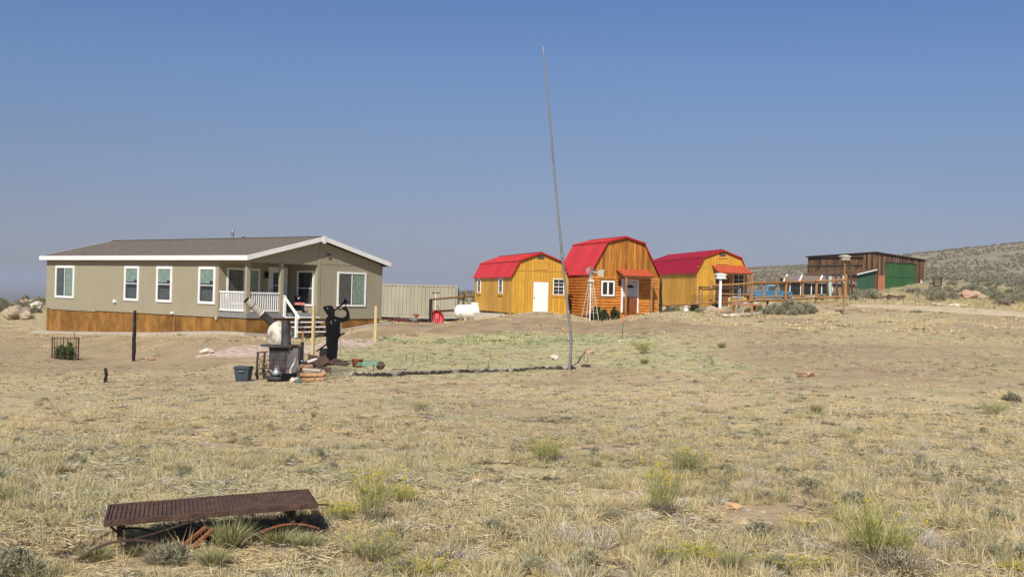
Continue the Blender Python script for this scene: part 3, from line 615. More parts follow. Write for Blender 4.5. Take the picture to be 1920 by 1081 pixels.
a = m3(); a.box((1.0, -1.6, 1.02), (3.45, -.03, 1.12)); a.build('porch_floor', railwood, S3)

# ================================================================ BARN
BA = .598
barn = thing('old_barn', 'weathered brown plank barn with tall green double doors on the rise at right', 'barn', (48.9, 150, 3.1), BA)
BT = TR(0, 0, -3.1); bW, bL = 10.65, 11.8
zt = lambda x, y: 8.5-.062*x-.04*y
a = MB(BT); a.add([(0, 0, 2.6), (bW, 0, 3.4), (bW, 0, zt(bW, 0)), (0, 0, zt(0, 0)), (0, .15, 2.6), (bW, .15, 3.4), (bW, .15, zt(bW, 0)), (0, .15, zt(0, 0))], [(0, 1, 2, 3), (7, 6, 5, 4), (0, 4, 5, 1), (1, 5, 6, 2), (2, 6, 7, 3), (3, 7, 4, 0)])
a.build('front_wall', oldwood, barn)
a = MB(BT @ TR(0, bL, 0) @ SIDE)
def wallseg(k, x0, x1, z0, z1a, z1b, y, d=.1): k.add([(x0, y, z0), (x1, y, z0), (x1, y, z1b), (x0, y, z1a), (x0, y+d, z0), (x1, y+d, z0), (x1, y+d, z1b), (x0, y+d, z1a)], [(0, 1, 2, 3), (7, 6, 5, 4), (0, 4, 5, 1), (1, 5, 6, 2), (2, 6, 7, 3), (3, 7, 4, 0)])
wallseg(a, 9.8, 11.65, 2.6, 8.35, 8.48, -.12)
a.build('corner_boards', oldwood, barn)
a = MB(BT @ TR(0, bL, 0) @ SIDE); wallseg(a, 0, 9.8, 2.6, 5.55, 5.55, .0); wallseg(a, 0, 9.8, 5.55, 6.75, 6.75, .06); wallseg(a, 0, 9.8, 6.75, 7.95, 8.3, .12); a.build('side_wall', oldwood2, barn)
a = MB(BT @ TR(0, bL, 0) @ SIDE); a.box((0, -.12, 5.44), (9.8, .0, 5.6)); a.box((0, -.06, 6.66), (9.8, .06, 6.82)); wallseg(a, 0, 9.8, 7.82, 8.02, 8.42, -.1, .2)
a.build('girt', darkwood, barn)
a = MB(BT); a.add([(-.3, -.25, 8.53), (bW+.2, -.25, 7.86), (bW+.2, bL+.2, 7.5), (-.3, bL+.2, 8.06), (-.3, -.25, 8.42), (bW+.2, -.25, 7.76), (bW+.2, bL+.2, 7.4), (-.3, bL+.2, 7.96)], [(0, 1, 2, 3), (7, 6, 5, 4), (0, 4, 5, 1), (1, 5, 6, 2), (2, 6, 7, 3), (3, 7, 4, 0)]); a.build('roof', darkwood, barn)
a = MB(BT); a.box((bW-.1, .15, 3), (bW, bL, 7.3)); a.box((0.1, bL-.1, 2.8), (bW-.1, bL, 7.4)); a.build('back_wall', oldwood2, barn)
for x0, x1, dz in ((2.05, 5.3, 0), (5.34, 8.35, -.1)):
    a = MB(BT); a.box((x0, -.12, 3.3), (x1, -.03, 7.12+dz)); dd = a.build('door', greenb, barn)
    a = MB(BT); a.box((x0, -.15, 5.15), (x1, -.121, 5.23)); a.build('door_rail', mat('dark_green_rail', (.02, .10, .04)), dd)
a = MB(BT); a.box((1.9, -.2, 7.13), (8.6, -.02, 7.28)); a.box((8.38, -.1, 3.3), (8.62, -.02, 7.12)); a.build('door_track', darkwood, barn)
a = MB(BT); a.box((.5, -.06, 2.9), (1.95, -.01, 5.35)); a.build('side_door', salmon, barn)
a = MB(BT); a.box((9.2, -.5, 3.55), (9.35, -.42, 5.0)); a.box((9.6, -.45, 3.6), (9.75, -.4, 4.8)); a.build('leaning_board', white, barn)
# lean-to
lt = thing('green_lean_to', 'low green metal lean-to with a white roof edge against the old barn', 'shed', (48.9, 150, 2.9), BA)
a = MB(TR(0, 0, -2.9)); a.prism([(-3.9, 2.5), (-.2, 2.7), (-.2, 6.05), (-3.9, 5.35)], .0, .1); a.build('front_wall', greenp, lt)
a = MB(TR(0, 0, -2.9)); a.add([(-4.2, -.3, 5.36), (-.14, -.3, 6.14), (-.14, 9, 6.14), (-4.2, 9, 5.36), (-4.2, -.3, 5.24), (-.14, -.3, 6.0), (-.14, 9, 6.0), (-4.2, 9, 5.24)], [(0, 1, 2, 3), (7, 6, 5, 4), (0, 4, 5, 1), (1, 5, 6, 2), (2, 6, 7, 3), (3, 7, 4, 0)]); a.build('roof', oldwood2, lt)
a = MB(TR(0, 0, -2.9)); a.bar((-4.22, -.33, 5.33), (-.14, -.33, 6.10), .04, .16); a.build('roof_edge', white, lt)
a = MB(TR(0, 0, -2.9)); a.box((-3.9, .1, 2.5), (-3.8, 9, 5.3)); a.build('side_wall', brownp, lt)
# greenhouse-like low building
gp = at(1480, 560, 128); gpz = gz(gp.x, gp.y)
gh = thing('greenhouse_shed', 'long low shed with dark windows and white glazing bars behind the post fences', 'shed', (gp.x, gp.y, gpz), .06)
LW = 7.6; zf, zbk = 1.95, 3.0
base = at(1540, 529, 128).z-gpz; zf = base; zbk = zf+.85
a = MB(); a.box((0, 0, -.6), (LW, .1, zf-1.55)); a.box((LW-2.6, 0, zf-1.55), (LW, .1, zf-.1)); a.box((0, .1, -.6), (.1, 4, zf)); a.box((LW-.1, .1, -.6), (LW, 4, zf)); a.box((.1, 3.9, -.6), (LW-.1, 4, zbk-.1)); a.build('wall', mat('brown_shed_wall', (.26, .17, .09), (.2, .13, .07), 3), gh)
a = MB(); a.box((.0, .03, zf-1.55), (LW-2.6, .06, zf-.1)); wn = a.build('window', mat('dark_glass', (.02, .025, .03), rough=.08, spec=.6), gh)
a = MB(); [a.box((x, -.03, zf-1.55), (x+.09, .02, zf-.1)) for x in (0, 1.25, 2.5, 3.7, 4.95)]; a.box((0, -.04, zf-1.66), (LW-2.6, .02, zf-1.56)); a.build('window_frame', white, wn)
a = MB(); a.add([(-.3, -.4, zf-.05), (LW+.2, -.4, zf-.05), (LW+.2, 4.2, zbk), (-.3, 4.2, zbk), (-.3, -.4, zf-.13), (LW+.2, -.4, zf-.13), (LW+.2, 4.2, zbk-.08), (-.3, 4.2, zbk-.08)], [(0, 1, 2, 3), (7, 6, 5, 4), (0, 4, 5, 1), (1, 5, 6, 2), (2, 6, 7, 3), (3, 7, 4, 0)]); rf = a.build('roof', mat('brown_roof_sheet', (.24, .19, .16), (.18, .14, .11), 2), gh)
a = MB()
for x in (.4, 2.2, 4.6): a.bar((x-1.2, -.3, zf+.02), (x+.6, 4.1, zbk+.05), .22, .05)
a.bar((LW-1.4, -.42, zf+.0), (LW+.25, 4.1, zbk+.05), .3, .06); a.build('roof_strip', white, rf)
# ================================================================ CONTAINER
c0 = at(857, 597, 82); cz = gz(c0.x, c0.y)
cont = thing('shipping_container', 'tan corrugated shipping container standing behind the mobile home', 'container', (c0.x, c0.y, c0.z), .012)
CL, CH, CD = 12.19, 2.42, 2.44
a = MB(); a.sheet((-CL+.12, .03, .18), (CL-.24, 0, 0), (0, 0, CH-.30), (0, -1, 0), pitch=.275, h=.05, flat=.5, th=.03); a.build('side_wall', contm, cont)
a = MB(); a.box((-CL, 0, 0), (0, .12, .17)); a.box((-CL, -.02, CH-.11), (0, .1, CH)); a.box((-.11, -.02, .17), (0, .12, CH-.11)); a.box((-CL, -.02, .17), (-CL+.11, .12, CH-.11)); a.build('frame', contm, cont)
a = MB(); a.box((-CL+.1, .13, .1), (-.13, CD, CH-.03)); a.build('shell', contm, cont)
a = MB(); a.sheet((-.02, .15, .15), (0, CD-.2, 0), (0, 0, CH-.25), (1, 0, 0), pitch=.3, h=.04); a.build('end_wall', contm, cont)

# ================================================================ YARD OBJECTS
def post(px, Y, ytop, w, m, name, label, cat, group=None, rnd=False, pyb=None, lean=0, taper=1.0):
    g = GP(px, Y); top = at(px, ytop, Y); h = top.z-g.z
    k = MB()
    if rnd: k.tube([(0, 0, -.15), (0, 0, h*.4), (lean, 0, h)], [w/2, w/2*(1+taper)/2, w/2*taper], 10)
    else: k.bar((0, 0, -.15), (lean, 0, h), w)
    o = k.build(name, m); o.location = g; o.rotation_euler = (0, 0, px*.37); return tag(o, label, cat, group)
def rag(px, Y, ytop, w, label, name='charred_post', seed=1):
    g = GP(px, Y); h = at(px, ytop, Y).z-g.z; rr = random.Random(seed); pts = []; rs = []
    n = 16
    for i in range(n+1): pts.append((rr.uniform(-.012, .012), rr.uniform(-.012, .012), -.1+(h+.1)*i/n)); rs.append(w/2*rr.uniform(.82, 1.12)*(1-.25*(i/n)**2))
    o = MB().tube(pts, rs, 9).build(name, blackwood); o.location = g; return tag(o, label, 'post')
rag(253.5, 40, 582, .14, 'tall charred black post standing in front of the mobile home', seed=3)
rag(202, 27.5, 690, .10, 'short charred stub sticking out of the yard at far left', 'charred_stub', seed=5)
post(589, 36, 573, .085, stakew, 'wooden_stake', 'pale wooden stake in front of the porch stairs', 'stake')
post(705, 45, 573, .10, stakew, 'wooden_stake', 'pale wooden stake near the right end of the mobile home', 'stake')
g = GP(569, 33); st = thing('burnt_stake', 'thin stake with a charred lower half beside the black stove', 'stake', g)
h1 = at(569, 641, 33).z-g.z; h2 = at(569, 620, 33).z-g.z
MB().bar((0, 0, -.1), (0, 0, h1), .085).build('charred_base', blackwood, st); MB().bar((0, 0, h1), (.02, 0, h2), .045).build('upper_stick', postwood, st)
g = GP(640.5, 34); h = at(640, 575, 34).z-g.z
k = MB(); n = 20
for i in range(n):
    z = h*i/n; k.tube([(0, 0, z), (.0, 0, z+h/n*.5), (0, 0, z+h/n)], [.012, .026 if i % 2 else .018, .012], 6)
o = k.build('hanging_chain', mat('rusty_chain', (.40, .33, .28), (.25, .17, .13), 20, rough=.6)); o.location = g; tag(o, 'rusty link chain standing upright behind the black bugler cutout', 'chain')
# tall pole
pts = [(1067, 694), (1069.5, 668), (1071, 645), (1069.5, 618), (1065.5, 585), (1060.5, 540), (1054, 480), (1048, 420), (1040, 330), (1031, 225), (1024, 150), (1019, 100)]
P0 = GP(1067, 31.3); tp = thing('leaning_flagpole', 'very tall thin bent metal pole leaning left against the sky', 'pole', P0)
W_ = [at(a, b, 31.3)-P0 for a, b in pts]; W_[0].z = -.2
MB().tube(W_, [.040, .040, .040, .039, .038, .036, .034, .031, .029, .026, .023, .021], 10).build('shaft', mat('dull_conduit', (.25, .26, .26), (.17, .18, .18), 3, rough=.6, metal=.3, stretch=(1, 1, .2)), tp)
e = W_[-1]; k = MB(); k.tube([e, e+Vector((-.01, 0, .12)), e+Vector((-.01, 0, .2))], [.024, .018, .010], 8); k.tube([e+Vector((-.03, 0, .10)), e+Vector((.03, 0, .13))], .015, 6); k.build('pole_cap', chrome, tp)
for q in (4, 6): k = MB(); k.tube([W_[q]-Vector((0, 0, .05)), W_[q]+Vector((0, 0, .05))], .053, 10); k.build('pole_joint', chrome, tp)

# bugler silhouette
BP = GP(625, 31.6); kf = 31.6/FPX/5.693
bug = thing('bugler_cutout', 'black steel cutout of a capped soldier blowing a raised bugle', 'sculpture', BP, .06)
def zp(x, y): X = (x-365)*kf; Z = (874-y)*kf; return (X-Z*.0251, Z+X*.0251)
outl = [(272,282),(280,267),(331,256),(365,258),(376,271),(385,265),(381,281),(401,301),(405,311),(395,319),(400,334),(394,341),(399,353),(395,362),(408,372),(454,384),(490,385),(511,372),(523,349),(518,319),(494,305),(471,294),(477,284),(501,275),(522,271),(532,290),(549,324),(557,379),(553,406),(526,423),(482,436),(458,442),(456,512),(458,550),(445,590),(434,626),(432,711),(424,777),(420,815),(435,862),(399,878),(293,878),(283,862),(300,815),(314,758),(317,701),(305,663),(307,626),(304,550),(301,436),(306,391),(327,366),(308,341),(286,305)]
k = MB(); k.prism([zp(*q) for q in outl], -.02, .02); k.build('body', black, bug)
def z3(x, y, d=0): a, b = zp(x, y); return Vector((a, d, b))
k = MB(); k.tube([z3(402, 306), z3(440, 272), z3(480, 240), z3(500, 222)], [.02, .024, .028, .036], 10); k.tube([z3(500, 222), z3(512, 210), z3(521, 203)], [.036, .065, .105], 14)
k.tube([z3(436, 276), z3(440, 300), z3(458, 303), z3(490, 285), z3(516, 262), z3(518, 248), z3(500, 236)], .018, 8); k.build('bugle', black, bug)
k = MB(); k.tube([z3(322, 662, .03), z3(202, 745, .03)], [.024, .018], 8); k.tube([z3(436, 590, .03), z3(470, 560, .03), z3(490, 548, .03)], [.03, .022, .02], 8)
k.tube([z3(486, 548, .03), z3(500, 540, .03), z3(506, 552, .03), z3(496, 564, .03), z3(474, 570, .03)], .012, 8); k.build('sabre', black, bug)
k = MB()
for a, b in (((335, 700), (330, 850)), ((390, 700), (385, 850)), ((362, 690), (352, 868)), ((330, 380), (345, 640)), ((420, 390), (408, 640))): k.bar(z3(*a, -.03), z3(*b, -.03), .05, .02)
k.bar(z3(306, 560, -.03), z3(446, 560, -.03), .02, .06); k.build('coat_relief', black, bug)
k = MB(); [k.tube([z3(x, y, -.035), z3(x, y, -.02)], .017, 8) for x, y in ((358, 425), (405, 415), (322, 285), (362, 445))]; k.build('button_set', chrome, bug)
# rubble at the bugler's feet
def flat(px, py, Y, dims, label, m, name, cat, rz=0, tilt=(0, 0), group=None, rib=False, up=.02):
    g = GP(px, Y); z = at(px, py, Y).z
    k = MB()
    if rib: k.sheet((-dims[0]/2, -dims[1]/2, 0), (dims[0], 0, 0), (0, dims[1], 0), (0, 0, 1), pitch=.07, h=.018, th=.006)
    else: k.box((-dims[0]/2, -dims[1]/2, 0), (dims[0]/2, dims[1]/2, dims[2]))
    o = k.build(name, m); o.location = (g.x, g.y, max(g.z+up, z)); o.rotation_euler = (tilt[0], tilt[1], rz); return tag(o, label, cat, group)
flat(594, 676, 30.5, (.42, .5, 0), 'rusty corrugated scrap sheet lying beside the bugler cutout', rust, 'scrap_sheet', 'sheet metal', .3, (.5, .25), rib=True, up=.1)
flat(606, 678, 29.6, (.36, .32, .02), 'grey scrap plate tilted against the foot of the bugler cutout', rustd, 'scrap_plate', 'sheet metal', .2, (.7, -.5), up=.08)
flat(618, 672, 32.2, (.5, .1, .3), 'dark box of scrap behind the feet of the bugler cutout', blackwood, 'scrap_box', 'box', .2, up=.0)
k = MB(); k.tube([(-.28, 0, .06), (-.16, .02, .10), (-.02, 0, .09), (.12, .02, .14), (.26, 0, .2)], [.02, .04, .035, .045, .02], 8); o = k.build('bleached_branch', bonem); o.location = GP(579, 28.8, .12); tag(o, 'bleached white branch lying over the scrap heap', 'branch')
# stove
SP = GP(545, 28.2); stv = thing('black_stove', 'sooty steel yard stove box with a short upright chimney and leaning lid panel', 'stove', SP, .1)
kk = 28.2/FPX
a = MB(); a.box((-.50, 0, .0), (.02, .36, .68)); a.box((-.53, -.03, .66), (.06, .40, .72)); a.box((-.44, -.02, .08), (-.1, -.001, .5)); a.build('body', steel, stv)
a = MB()
for i in range(14): a.box((-.50+i*.035, -.045, .58), (-.48+i*.035, -.03, .66))
a.build('top_grille', black, stv)
a = MB(); a.add([(-.06, -.13, .02), (.28, -.13, .02), (.20, .06, .70), (-.02, .06, .70), (-.06, -.10, .02), (.28, -.10, .02), (.20, .09, .70), (-.02, .09, .70)], [(0, 1, 2, 3), (7, 6, 5, 4), (0, 4, 5, 1), (1, 5, 6, 2), (2, 6, 7, 3), (3, 7, 4, 0)]); a.build('front_panel', steel, stv)
a = MB(); a.box((-.04, .0, .70), (.26, .1, .74)); a.box((.20, .04, .05), (.27, .30, .68)); a.build('rim', rustd, stv)
a = MB(); a.tube([(-.10, .14, .70), (-.10, .14, .78), (-.11, .14, 1.02), (-.12, .14, 1.32)], [.15, .125, .115, .112], 18, cap=False); a.build('chimney', steel, stv)
a = MB(); a.tube([(-.12, .14, 1.22), (-.12, .14, 1.30)], .10, 18); a.build('chimney_core', black, stv)
# hood with pipe
HP = GP(517, 28.9); hd = thing('tilted_hood', 'pale sooty metal hood with a long two-tone pipe rising up to the left', 'hood', HP, 0)
zh = at(517, 600, 28.9).z-HP.z; zl = at(500, 638, 28.9).z-HP.z
ax = Vector((-.72, -.1, .72)).normalized(); R = Vector((-.22, -.12, .97)).normalized().to_track_quat('Z', 'Y').to_matrix()
a = MB(); cc = Vector((.08, 0, (zh+zl)/2-.01)); a.lathe([(.335, -.25), (.345, -.21), (.335, -.12), (.30, -.02), (.245, .09), (.17, .19), (.13, .235), (.11, .245), (0, .25)], cc, 28, R)
a.lathe([(.335, -.25), (.31, -.24), (.27, -.04), (.16, .14), (0, .22)], cc, 28, R); a.build('hood', hoodm, hd)
p0 = cc+Vector((-.1, -.02, .16))
def pseg(t0, t1, r, m, n): a = MB(); a.tube([p0+ax*t0, p0+ax*t1], r, 18); a.build(n, m, hd)
L1 = ((at(462, 562, 28.45)-HP)-p0).length
axp = ((at(462, 562, 28.45)-HP)-p0).normalized()
ax = axp
pseg(0, L1*.47, .098, steel, 'lower_pipe'); pseg(L1*.47, L1*.99, .102, cream, 'upper_pipe')
pseg(L1*.46, L1*.49, .112, white, 'pipe_band'); pseg(L1*.51, L1*.53, .110, cream, 'pipe_band'); pseg(L1*.78, L1*.79, .110, black, 'pipe_band'); pseg(L1*.985, L1*1.004, .092, black, 'pipe_mouth')
a = MB(); a.tube([(-.02, .02, 0), (-.02, .02, zl-.12)], .04, 8); a.tube([(.25, .05, 0), (.2, .05, zl-.1)], .03, 8); a.build('support_leg', rustd, hd)
a = MB(); a.box((-.34, -.1, zl-.16), (.3, .25, zl-.10)); a.build('tray', steel, hd)
# iron frame
FP_ = GP(496, 27.0); fr = thing('scroll_stand', 'rusty black upright iron frame with scroll wheels between the grey tote and the stove', 'stand', FP_, .15)
for x in (-.12, .04):
    a = MB(); a.tube([(x, 0, -.05), (x-.02, 0, .35), (x, 0, .66)], .026, 8); a.build('upright', rustd, fr)
a = MB()
for c, r_ in (((-.04, -.05, .14), .13), ((.12, .03, .20), .14), ((-.0, .05, .34), .10)):
    for i in range(14): t0 = i*math.tau/14; t1 = (i+1)*math.tau/14; a.tube([(c[0]+r_*math.cos(t0), c[1], c[2]+r_*math.sin(t0)), (c[0]+r_*math.cos(t1), c[1], c[2]+r_*math.sin(t1))], .011, 6)
    for t in range(3): t0 = t*math.pi/3; a.tube([(c[0]+r_*math.cos(t0), c[1], c[2]+r_*math.sin(t0)), (c[0]-r_*math.cos(t0), c[1], c[2]-r_*math.sin(t0))], .007, 5)
a.build('scroll_wheel', rustd, fr)
a = MB(); a.bar((-.16, 0, .64), (.12, 0, .67), .03); a.bar((.0, 0, .46), (.52, .05, .47), .02); a.bar((.1, 0, .08), (.5, 0, .06), .02); a.build('cross_bar', rustd, fr)
g = GP(515, 26.6); o = MB().tube([(0, 0, -.05), (0, 0, .50)], .026, 8).build('iron_rod', rustd); o.location = g; tag(o, 'short dark iron rod standing in front of the stove', 'rod')
g = GP(525, 26.5); gr = thing('fire_grate', 'dark fire grate stand with a curved rim in front of the stove', 'grate', g, 0)
a = MB()
for x in (-.16, .0, .14): a.tube([(x, 0, 0), (x, 0, .26)], .012, 6)
for i in range(6): a.tube([(-.2+i*.08, -.15, .24), (-.2+i*.08, .15, .25)], .010, 6)
a.build('grid', rustd, gr)
a = MB(); a.tube([(math.cos(t)*.26, math.sin(t)*.18, .26) for t in np.linspace(0, math.tau, 20)], .012, 6, cap=False); a.build('rim', rustd, gr)
# tote
g = GP(460, 26.6); to = thing('storage_tote', 'slate grey plastic storage tote with a lid standing left of the scroll iron stand', 'tote', g, -.12)
w1, w2, d1, d2, hh = .145, .18, .12, .15, .30
a = MB(); a.add([(-w1, -d1, 0), (w1, -d1, 0), (w1, d1, 0), (-w1, d1, 0), (-w2, -d2, hh), (w2, -d2, hh), (w2, d2, hh), (-w2, d2, hh)], [(0, 3, 2, 1), (4, 5, 6, 7), (0, 1, 5, 4), (1, 2, 6, 5), (2, 3, 7, 6), (3, 0, 4, 7)])
for x in (-.11, 0, .11): a.box((x-.012, -d1-.02, .02), (x+.012, -d1+.0, .25))
a.build('tub', tote, to)
a = MB(); a.box((-.2, -.17, hh), (.2, .17, hh+.035)); a.box((-.18, -.15, hh+.035), (.18, .15, hh+.055)); a.build('lid', tote, to)
a = MB(); a.box((-.05, -d2-.035, .23), (.06, -d2-.02, .255)); a.build('handle', chrome, to)
# kettle
g = GP(522, 26.0); ke = thing('metal_kettle', 'small dented silver kettle sitting on a dark ash pan', 'kettle', g, 0)
a = MB(); a.lathe([(0, .12), (.09, .12), (.11, .17), (.10, .22), (.05, .26), (.045, .28), (.055, .285), (.02, .31), (0, .31)], n=16); a.build('body', galv, ke)
a = MB(); a.tube([(-.1, 0, .20), (-.14, 0, .25), (-.17, 0, .27)], [.02, .014, .01], 8); a.build('spout', galv, ke)
a = MB(); a.tube([(-.07, 0, .27), (-.04, 0, .35), (.04, 0, .35), (.07, 0, .27)], .007, 6); a.build('handle', galv, ke)
g = GP(522, 25.95); o = MB().lathe([(0, .01), (.2, .01), (.27, .11), (.25, .115), (.19, .03), (0, .03)], n=20).build('ash_pan', steel); o.location = (g.x, g.y+.0, g.z); tag(o, 'shallow dark steel pan under the silver kettle', 'pan')
g = GP(546, 25.8); k = MB(); k.box((-.15, -.12, 0), (.15, .12, .16)); k.box((-.16, -.13, .16), (.16, .13, .18)); k.box((-.16, -.128, .02), (-.145, -.121, .15)); o = k.build('ash_box', black); o.location = g; tag(o, 'low black steel box on the ground in front of the stove', 'box')
g = GP(552, 26.2); k = MB(); k.tube([(-.03, 0, 0), (-.05, 0, .13), (.0, 0, .25), (.05, 0, .33), (.055, 0, .43)], [.03, .026, .022, .016, .005], 8); o = k.build('antler_horn', bonem); o.location = (g.x, g.y, g.z+.1); tag(o, 'curved white horn standing up against the stove panel', 'horn')
g = GP(560, 26.0); k = MB()
for i in range(46):
    r_ = random.Random(i); x = r_.uniform(-.3, .4); y = r_.uniform(-.25, .25); q = r_.uniform(0, math.tau); l = r_.uniform(.1, .32)
    k.tube([(x, y, r_.uniform(0, .1)), (x+l*.5*math.cos(q), y+l*.3*math.sin(q), r_.uniform(.06, .2)), (x+l*math.cos(q), y+l*.6*math.sin(q), r_.uniform(.05, .38 if i % 4 == 0 else .18))], [.01, .008, .004], 5)
o = k.build('kindling', mat('grey_twig', (.22, .18, .15), (.09, .07, .06), 9)); o.location = g; tag(o, 'tangled heap of dark twigs and scrap iron in front of the stove', 'kindling', kind='stuff')
g = GP(588, 28.2); k = MB()
for i in range(70):
    r_ = random.Random(900+i); x = r_.uniform(-.42, .40); y = r_.uniform(-.5, .6); q = r_.uniform(0, math.tau); l = r_.uniform(.08, .3)
    k.tube([(x, y, r_.uniform(0, .08)), (x+l*.5*math.cos(q), y+l*.3*math.sin(q), r_.uniform(.04, .14)), (x+l*math.cos(q), y+l*.6*math.sin(q), r_.uniform(.03, .16))], [r_.uniform(.008, .03), .014, .006], 5)
o = k.build('scrap_heap', mat('burnt_scrap', (.035, .028, .024), (.13, .07, .045), 7, rough=.9)); o.location = g; tag(o, 'heap of burnt sticks and scrap between the black stove and the bugler cutout', 'scrap heap', kind='stuff')
# firewood logs
LG = [(582, 25.6, 0, .0, .30, 'lowest split log at the left end of the firewood stack'), (598, 25.7, 0, .1, .32, 'lowest split log at the right end of the firewood stack'), (581, 25.75, .10, .08, .34, 'middle split log of the firewood stack, dark on top'), (598, 25.8, .10, -.12, .30, 'middle split log jutting right from the firewood stack'),
      (588, 25.9, .20, .05, .42, 'topmost bark-covered log lying across the firewood stack'), (577, 26.3, .26, .4, .3, 'thin log resting behind the top of the firewood stack'), (592, 27.2, .05, .2, .5, 'long grey log on the ground behind the firewood stack'), (604, 26.9, .02, -.5, .35, 'short log lying in the grass right of the firewood stack')]
for i, (px, Y, up, rz, l, lab) in enumerate(LG):
    g = GP(px, Y); rr = random.Random(i+9); n = 7; r0 = .055
    k = MB(); sec = [(r0*rr.uniform(.75, 1.15)*math.cos(t), r0*rr.uniform(.7, 1.0)*math.sin(t)) for t in np.linspace(0, math.tau, n, endpoint=False)]
    vs = [(-l/2, y, z) for y, z in sec]+[(l/2+rr.uniform(-.02, .02), y*.9, z*.95) for y, z in sec]
    k.add(vs, [tuple(range(n))[::-1], tuple(range(n, 2*n))]+[(j, (j+1) % n, (j+1) % n+n, j+n) for j in range(n)]); o = k.build('firewood_log', bark if i not in (4, 6) else barkd)
    o.location = (g.x, g.y, g.z+.05+up); o.rotation_euler = (rr.uniform(-.1, .1), rr.uniform(-.08, .08), rz); tag(o, lab, 'log', 'firewood logs by the stove')
for i, (px, Y, r_, lab) in enumerate(((556, 25.5, .10, 'pale speckled stone left of the firewood stack'), (564, 25.2, .085, 'dark green stone against the left end of the firewood stack'), (549, 25.0, .05, 'small pinkish stone in front of the low black steel box'), (537, 25.1, .04, 'small tan stone in front of the dark pan'))):
    boulder(GP(px, Y), r_, 30+i, lab, (rockw, mat('green_stone', (.10, .15, .12), rough=.9), rockp, rock)[i], group='stones round the fire pit', name='fire_stone')
# bucket, pipes beside bugler
g = GP(673, 30.3); bk = thing('rusty_bucket', 'rusty orange-brown metal bucket sitting in the grass right of the bugler cutout', 'bucket', g, 0)
a = MB(); a.lathe([(0, .01), (.125, .01), (.155, .22), (.160, .225), (.150, .225), (.12, .04), (0, .04)], n=20); a.build('body', rusto, bk)
a = MB(); a.tube([(math.cos(t)*.16, .02, .2+math.sin(t)*-.12) for t in np.linspace(0, math.pi, 10)], .006, 6); a.build('handle', rust, bk)
g = GP(692, 29.2); gp_ = thing('bent_bar_rack', 'turquoise metal rack of bent bars lying in the grass right of the rusty bucket', 'rack', g, 0)
a = MB(); a.tube([(-.3, .02, .10), (.28, 0, .12)], .018, 8); a.tube([(-.3, .25, .14), (.28, .22, .15)], .015, 8); a.build('bar', greenpipe, gp_)
a = MB(); a.tube([(.0, .1, .15), (.1, .1, .22), (.24, .1, .22), (.3, .1, .12)], .012, 6); a.tube([(-.02, -.02, 0), (-.02, -.02, .26)], .009, 6); a.build('hoop', greenpipe, gp_)
o = MB().lathe([(0, 0), (.10, 0), (.12, .06), (.10, .13), (0, .14)], n=14, R=Matrix.Rotation(1.2, 3, 'X')).build('rusty_drum', rust); o.location = GP(717, 29.4, .10); tag(o, 'small rusty drum lying at the right end of the turquoise frame', 'drum')
o = MB().tube([(-.18, 0, .05), (.22, 0, .06)], .010, 6).build('dark_rod', rustd); o.location = GP(752, 29.4); tag(o, 'thin dark rod lying in the grass right of the small rusty drum', 'rod')
# garden edging
e0 = [(G(x, y).x, G(x, y).y) for x, y in ((655, 705), (700, 706), (760, 703), (830, 701), (900, 698), (960, 697), (1020, 693), (1085, 691))]
k = MB(); vs = []; 
pe = []
for i in range(len(e0)-1):
    for t in np.linspace(0, 1, 14, endpoint=False): pe.append((e0[i][0]*(1-t)+e0[i+1][0]*t, e0[i][1]*(1-t)+e0[i+1][1]*t))
rr = random.Random(4)
for i, (x, y) in enumerate(pe):
    h = rr.uniform(.05, .11)*(0.15 if i % 23 in (0, 1) else 1); z = gz(x, y); y += rr.uniform(-.02, .02); vs += [(x, y-.05, z-.05), (x, y-.03, z+h), (x, y+.03, z+h*.9), (x, y+.05, z-.05)]
k.add(vs, [(4*i+j, 4*i+4+j, 4*i+5+j, 4*i+1+j) for i in range(len(pe)-1) for j in range(3)]); o = k.build('garden_edging', mulch)
kb = MB(); vb = []
for x, y in pe: z = gz(x, y+.1); vb += [(x, y+.07, z-.05), (x, y+.07, z+.10), (x, y+.11, z+.10), (x, y+.11, z-.05)]
kb.add(vb, [(4*i+j, 4*i+4+j, 4*i+5+j, 4*i+1+j) for i in range(len(pe)-1) for j in range(3)]); ob = kb.build('edging_board', conc); tag(ob, 'low pale border kerb just behind the ragged black border strip', 'edging')
tag(o, 'low ragged black border strip along the near edge of the grass patch', 'edging')
RB = [(877, 682, 697), (915, 682, 698), (1071, 667, 694), (919, 661, 673), (801, 664, 676), (700, 683, 702), (775, 665, 678), (1095, 666, 678), (1102, 665, 679), (762, 665, 680)]
for i, (px, a_, b_) in enumerate(RB):
    g = G(px, b_); h = at(px, a_, g.y).z-g.z; o = MB().tube([(0, 0, -.05), (0, 0, h)], .009, 6).build('marker_rod', rustd); o.location = g
    tag(o, 'thin dark steel pin standing upright in the grass patch', 'rod', 'steel pins round the grass patch')
g = G(1167, 634); h = at(1167, 594, g.y).z-g.z; sp = thing('survey_stake', 'thin green stake with an orange top in front of the log cabin', 'stake', g)
MB().tube([(0, 0, -.05), (0, 0, h*.72)], .02, 8).build('post', mat('green_stake', (.12, .17, .07)), sp); MB().tube([(0, 0, h*.72), (0, 0, h)], .022, 8).build('flag_top', orangep, sp)
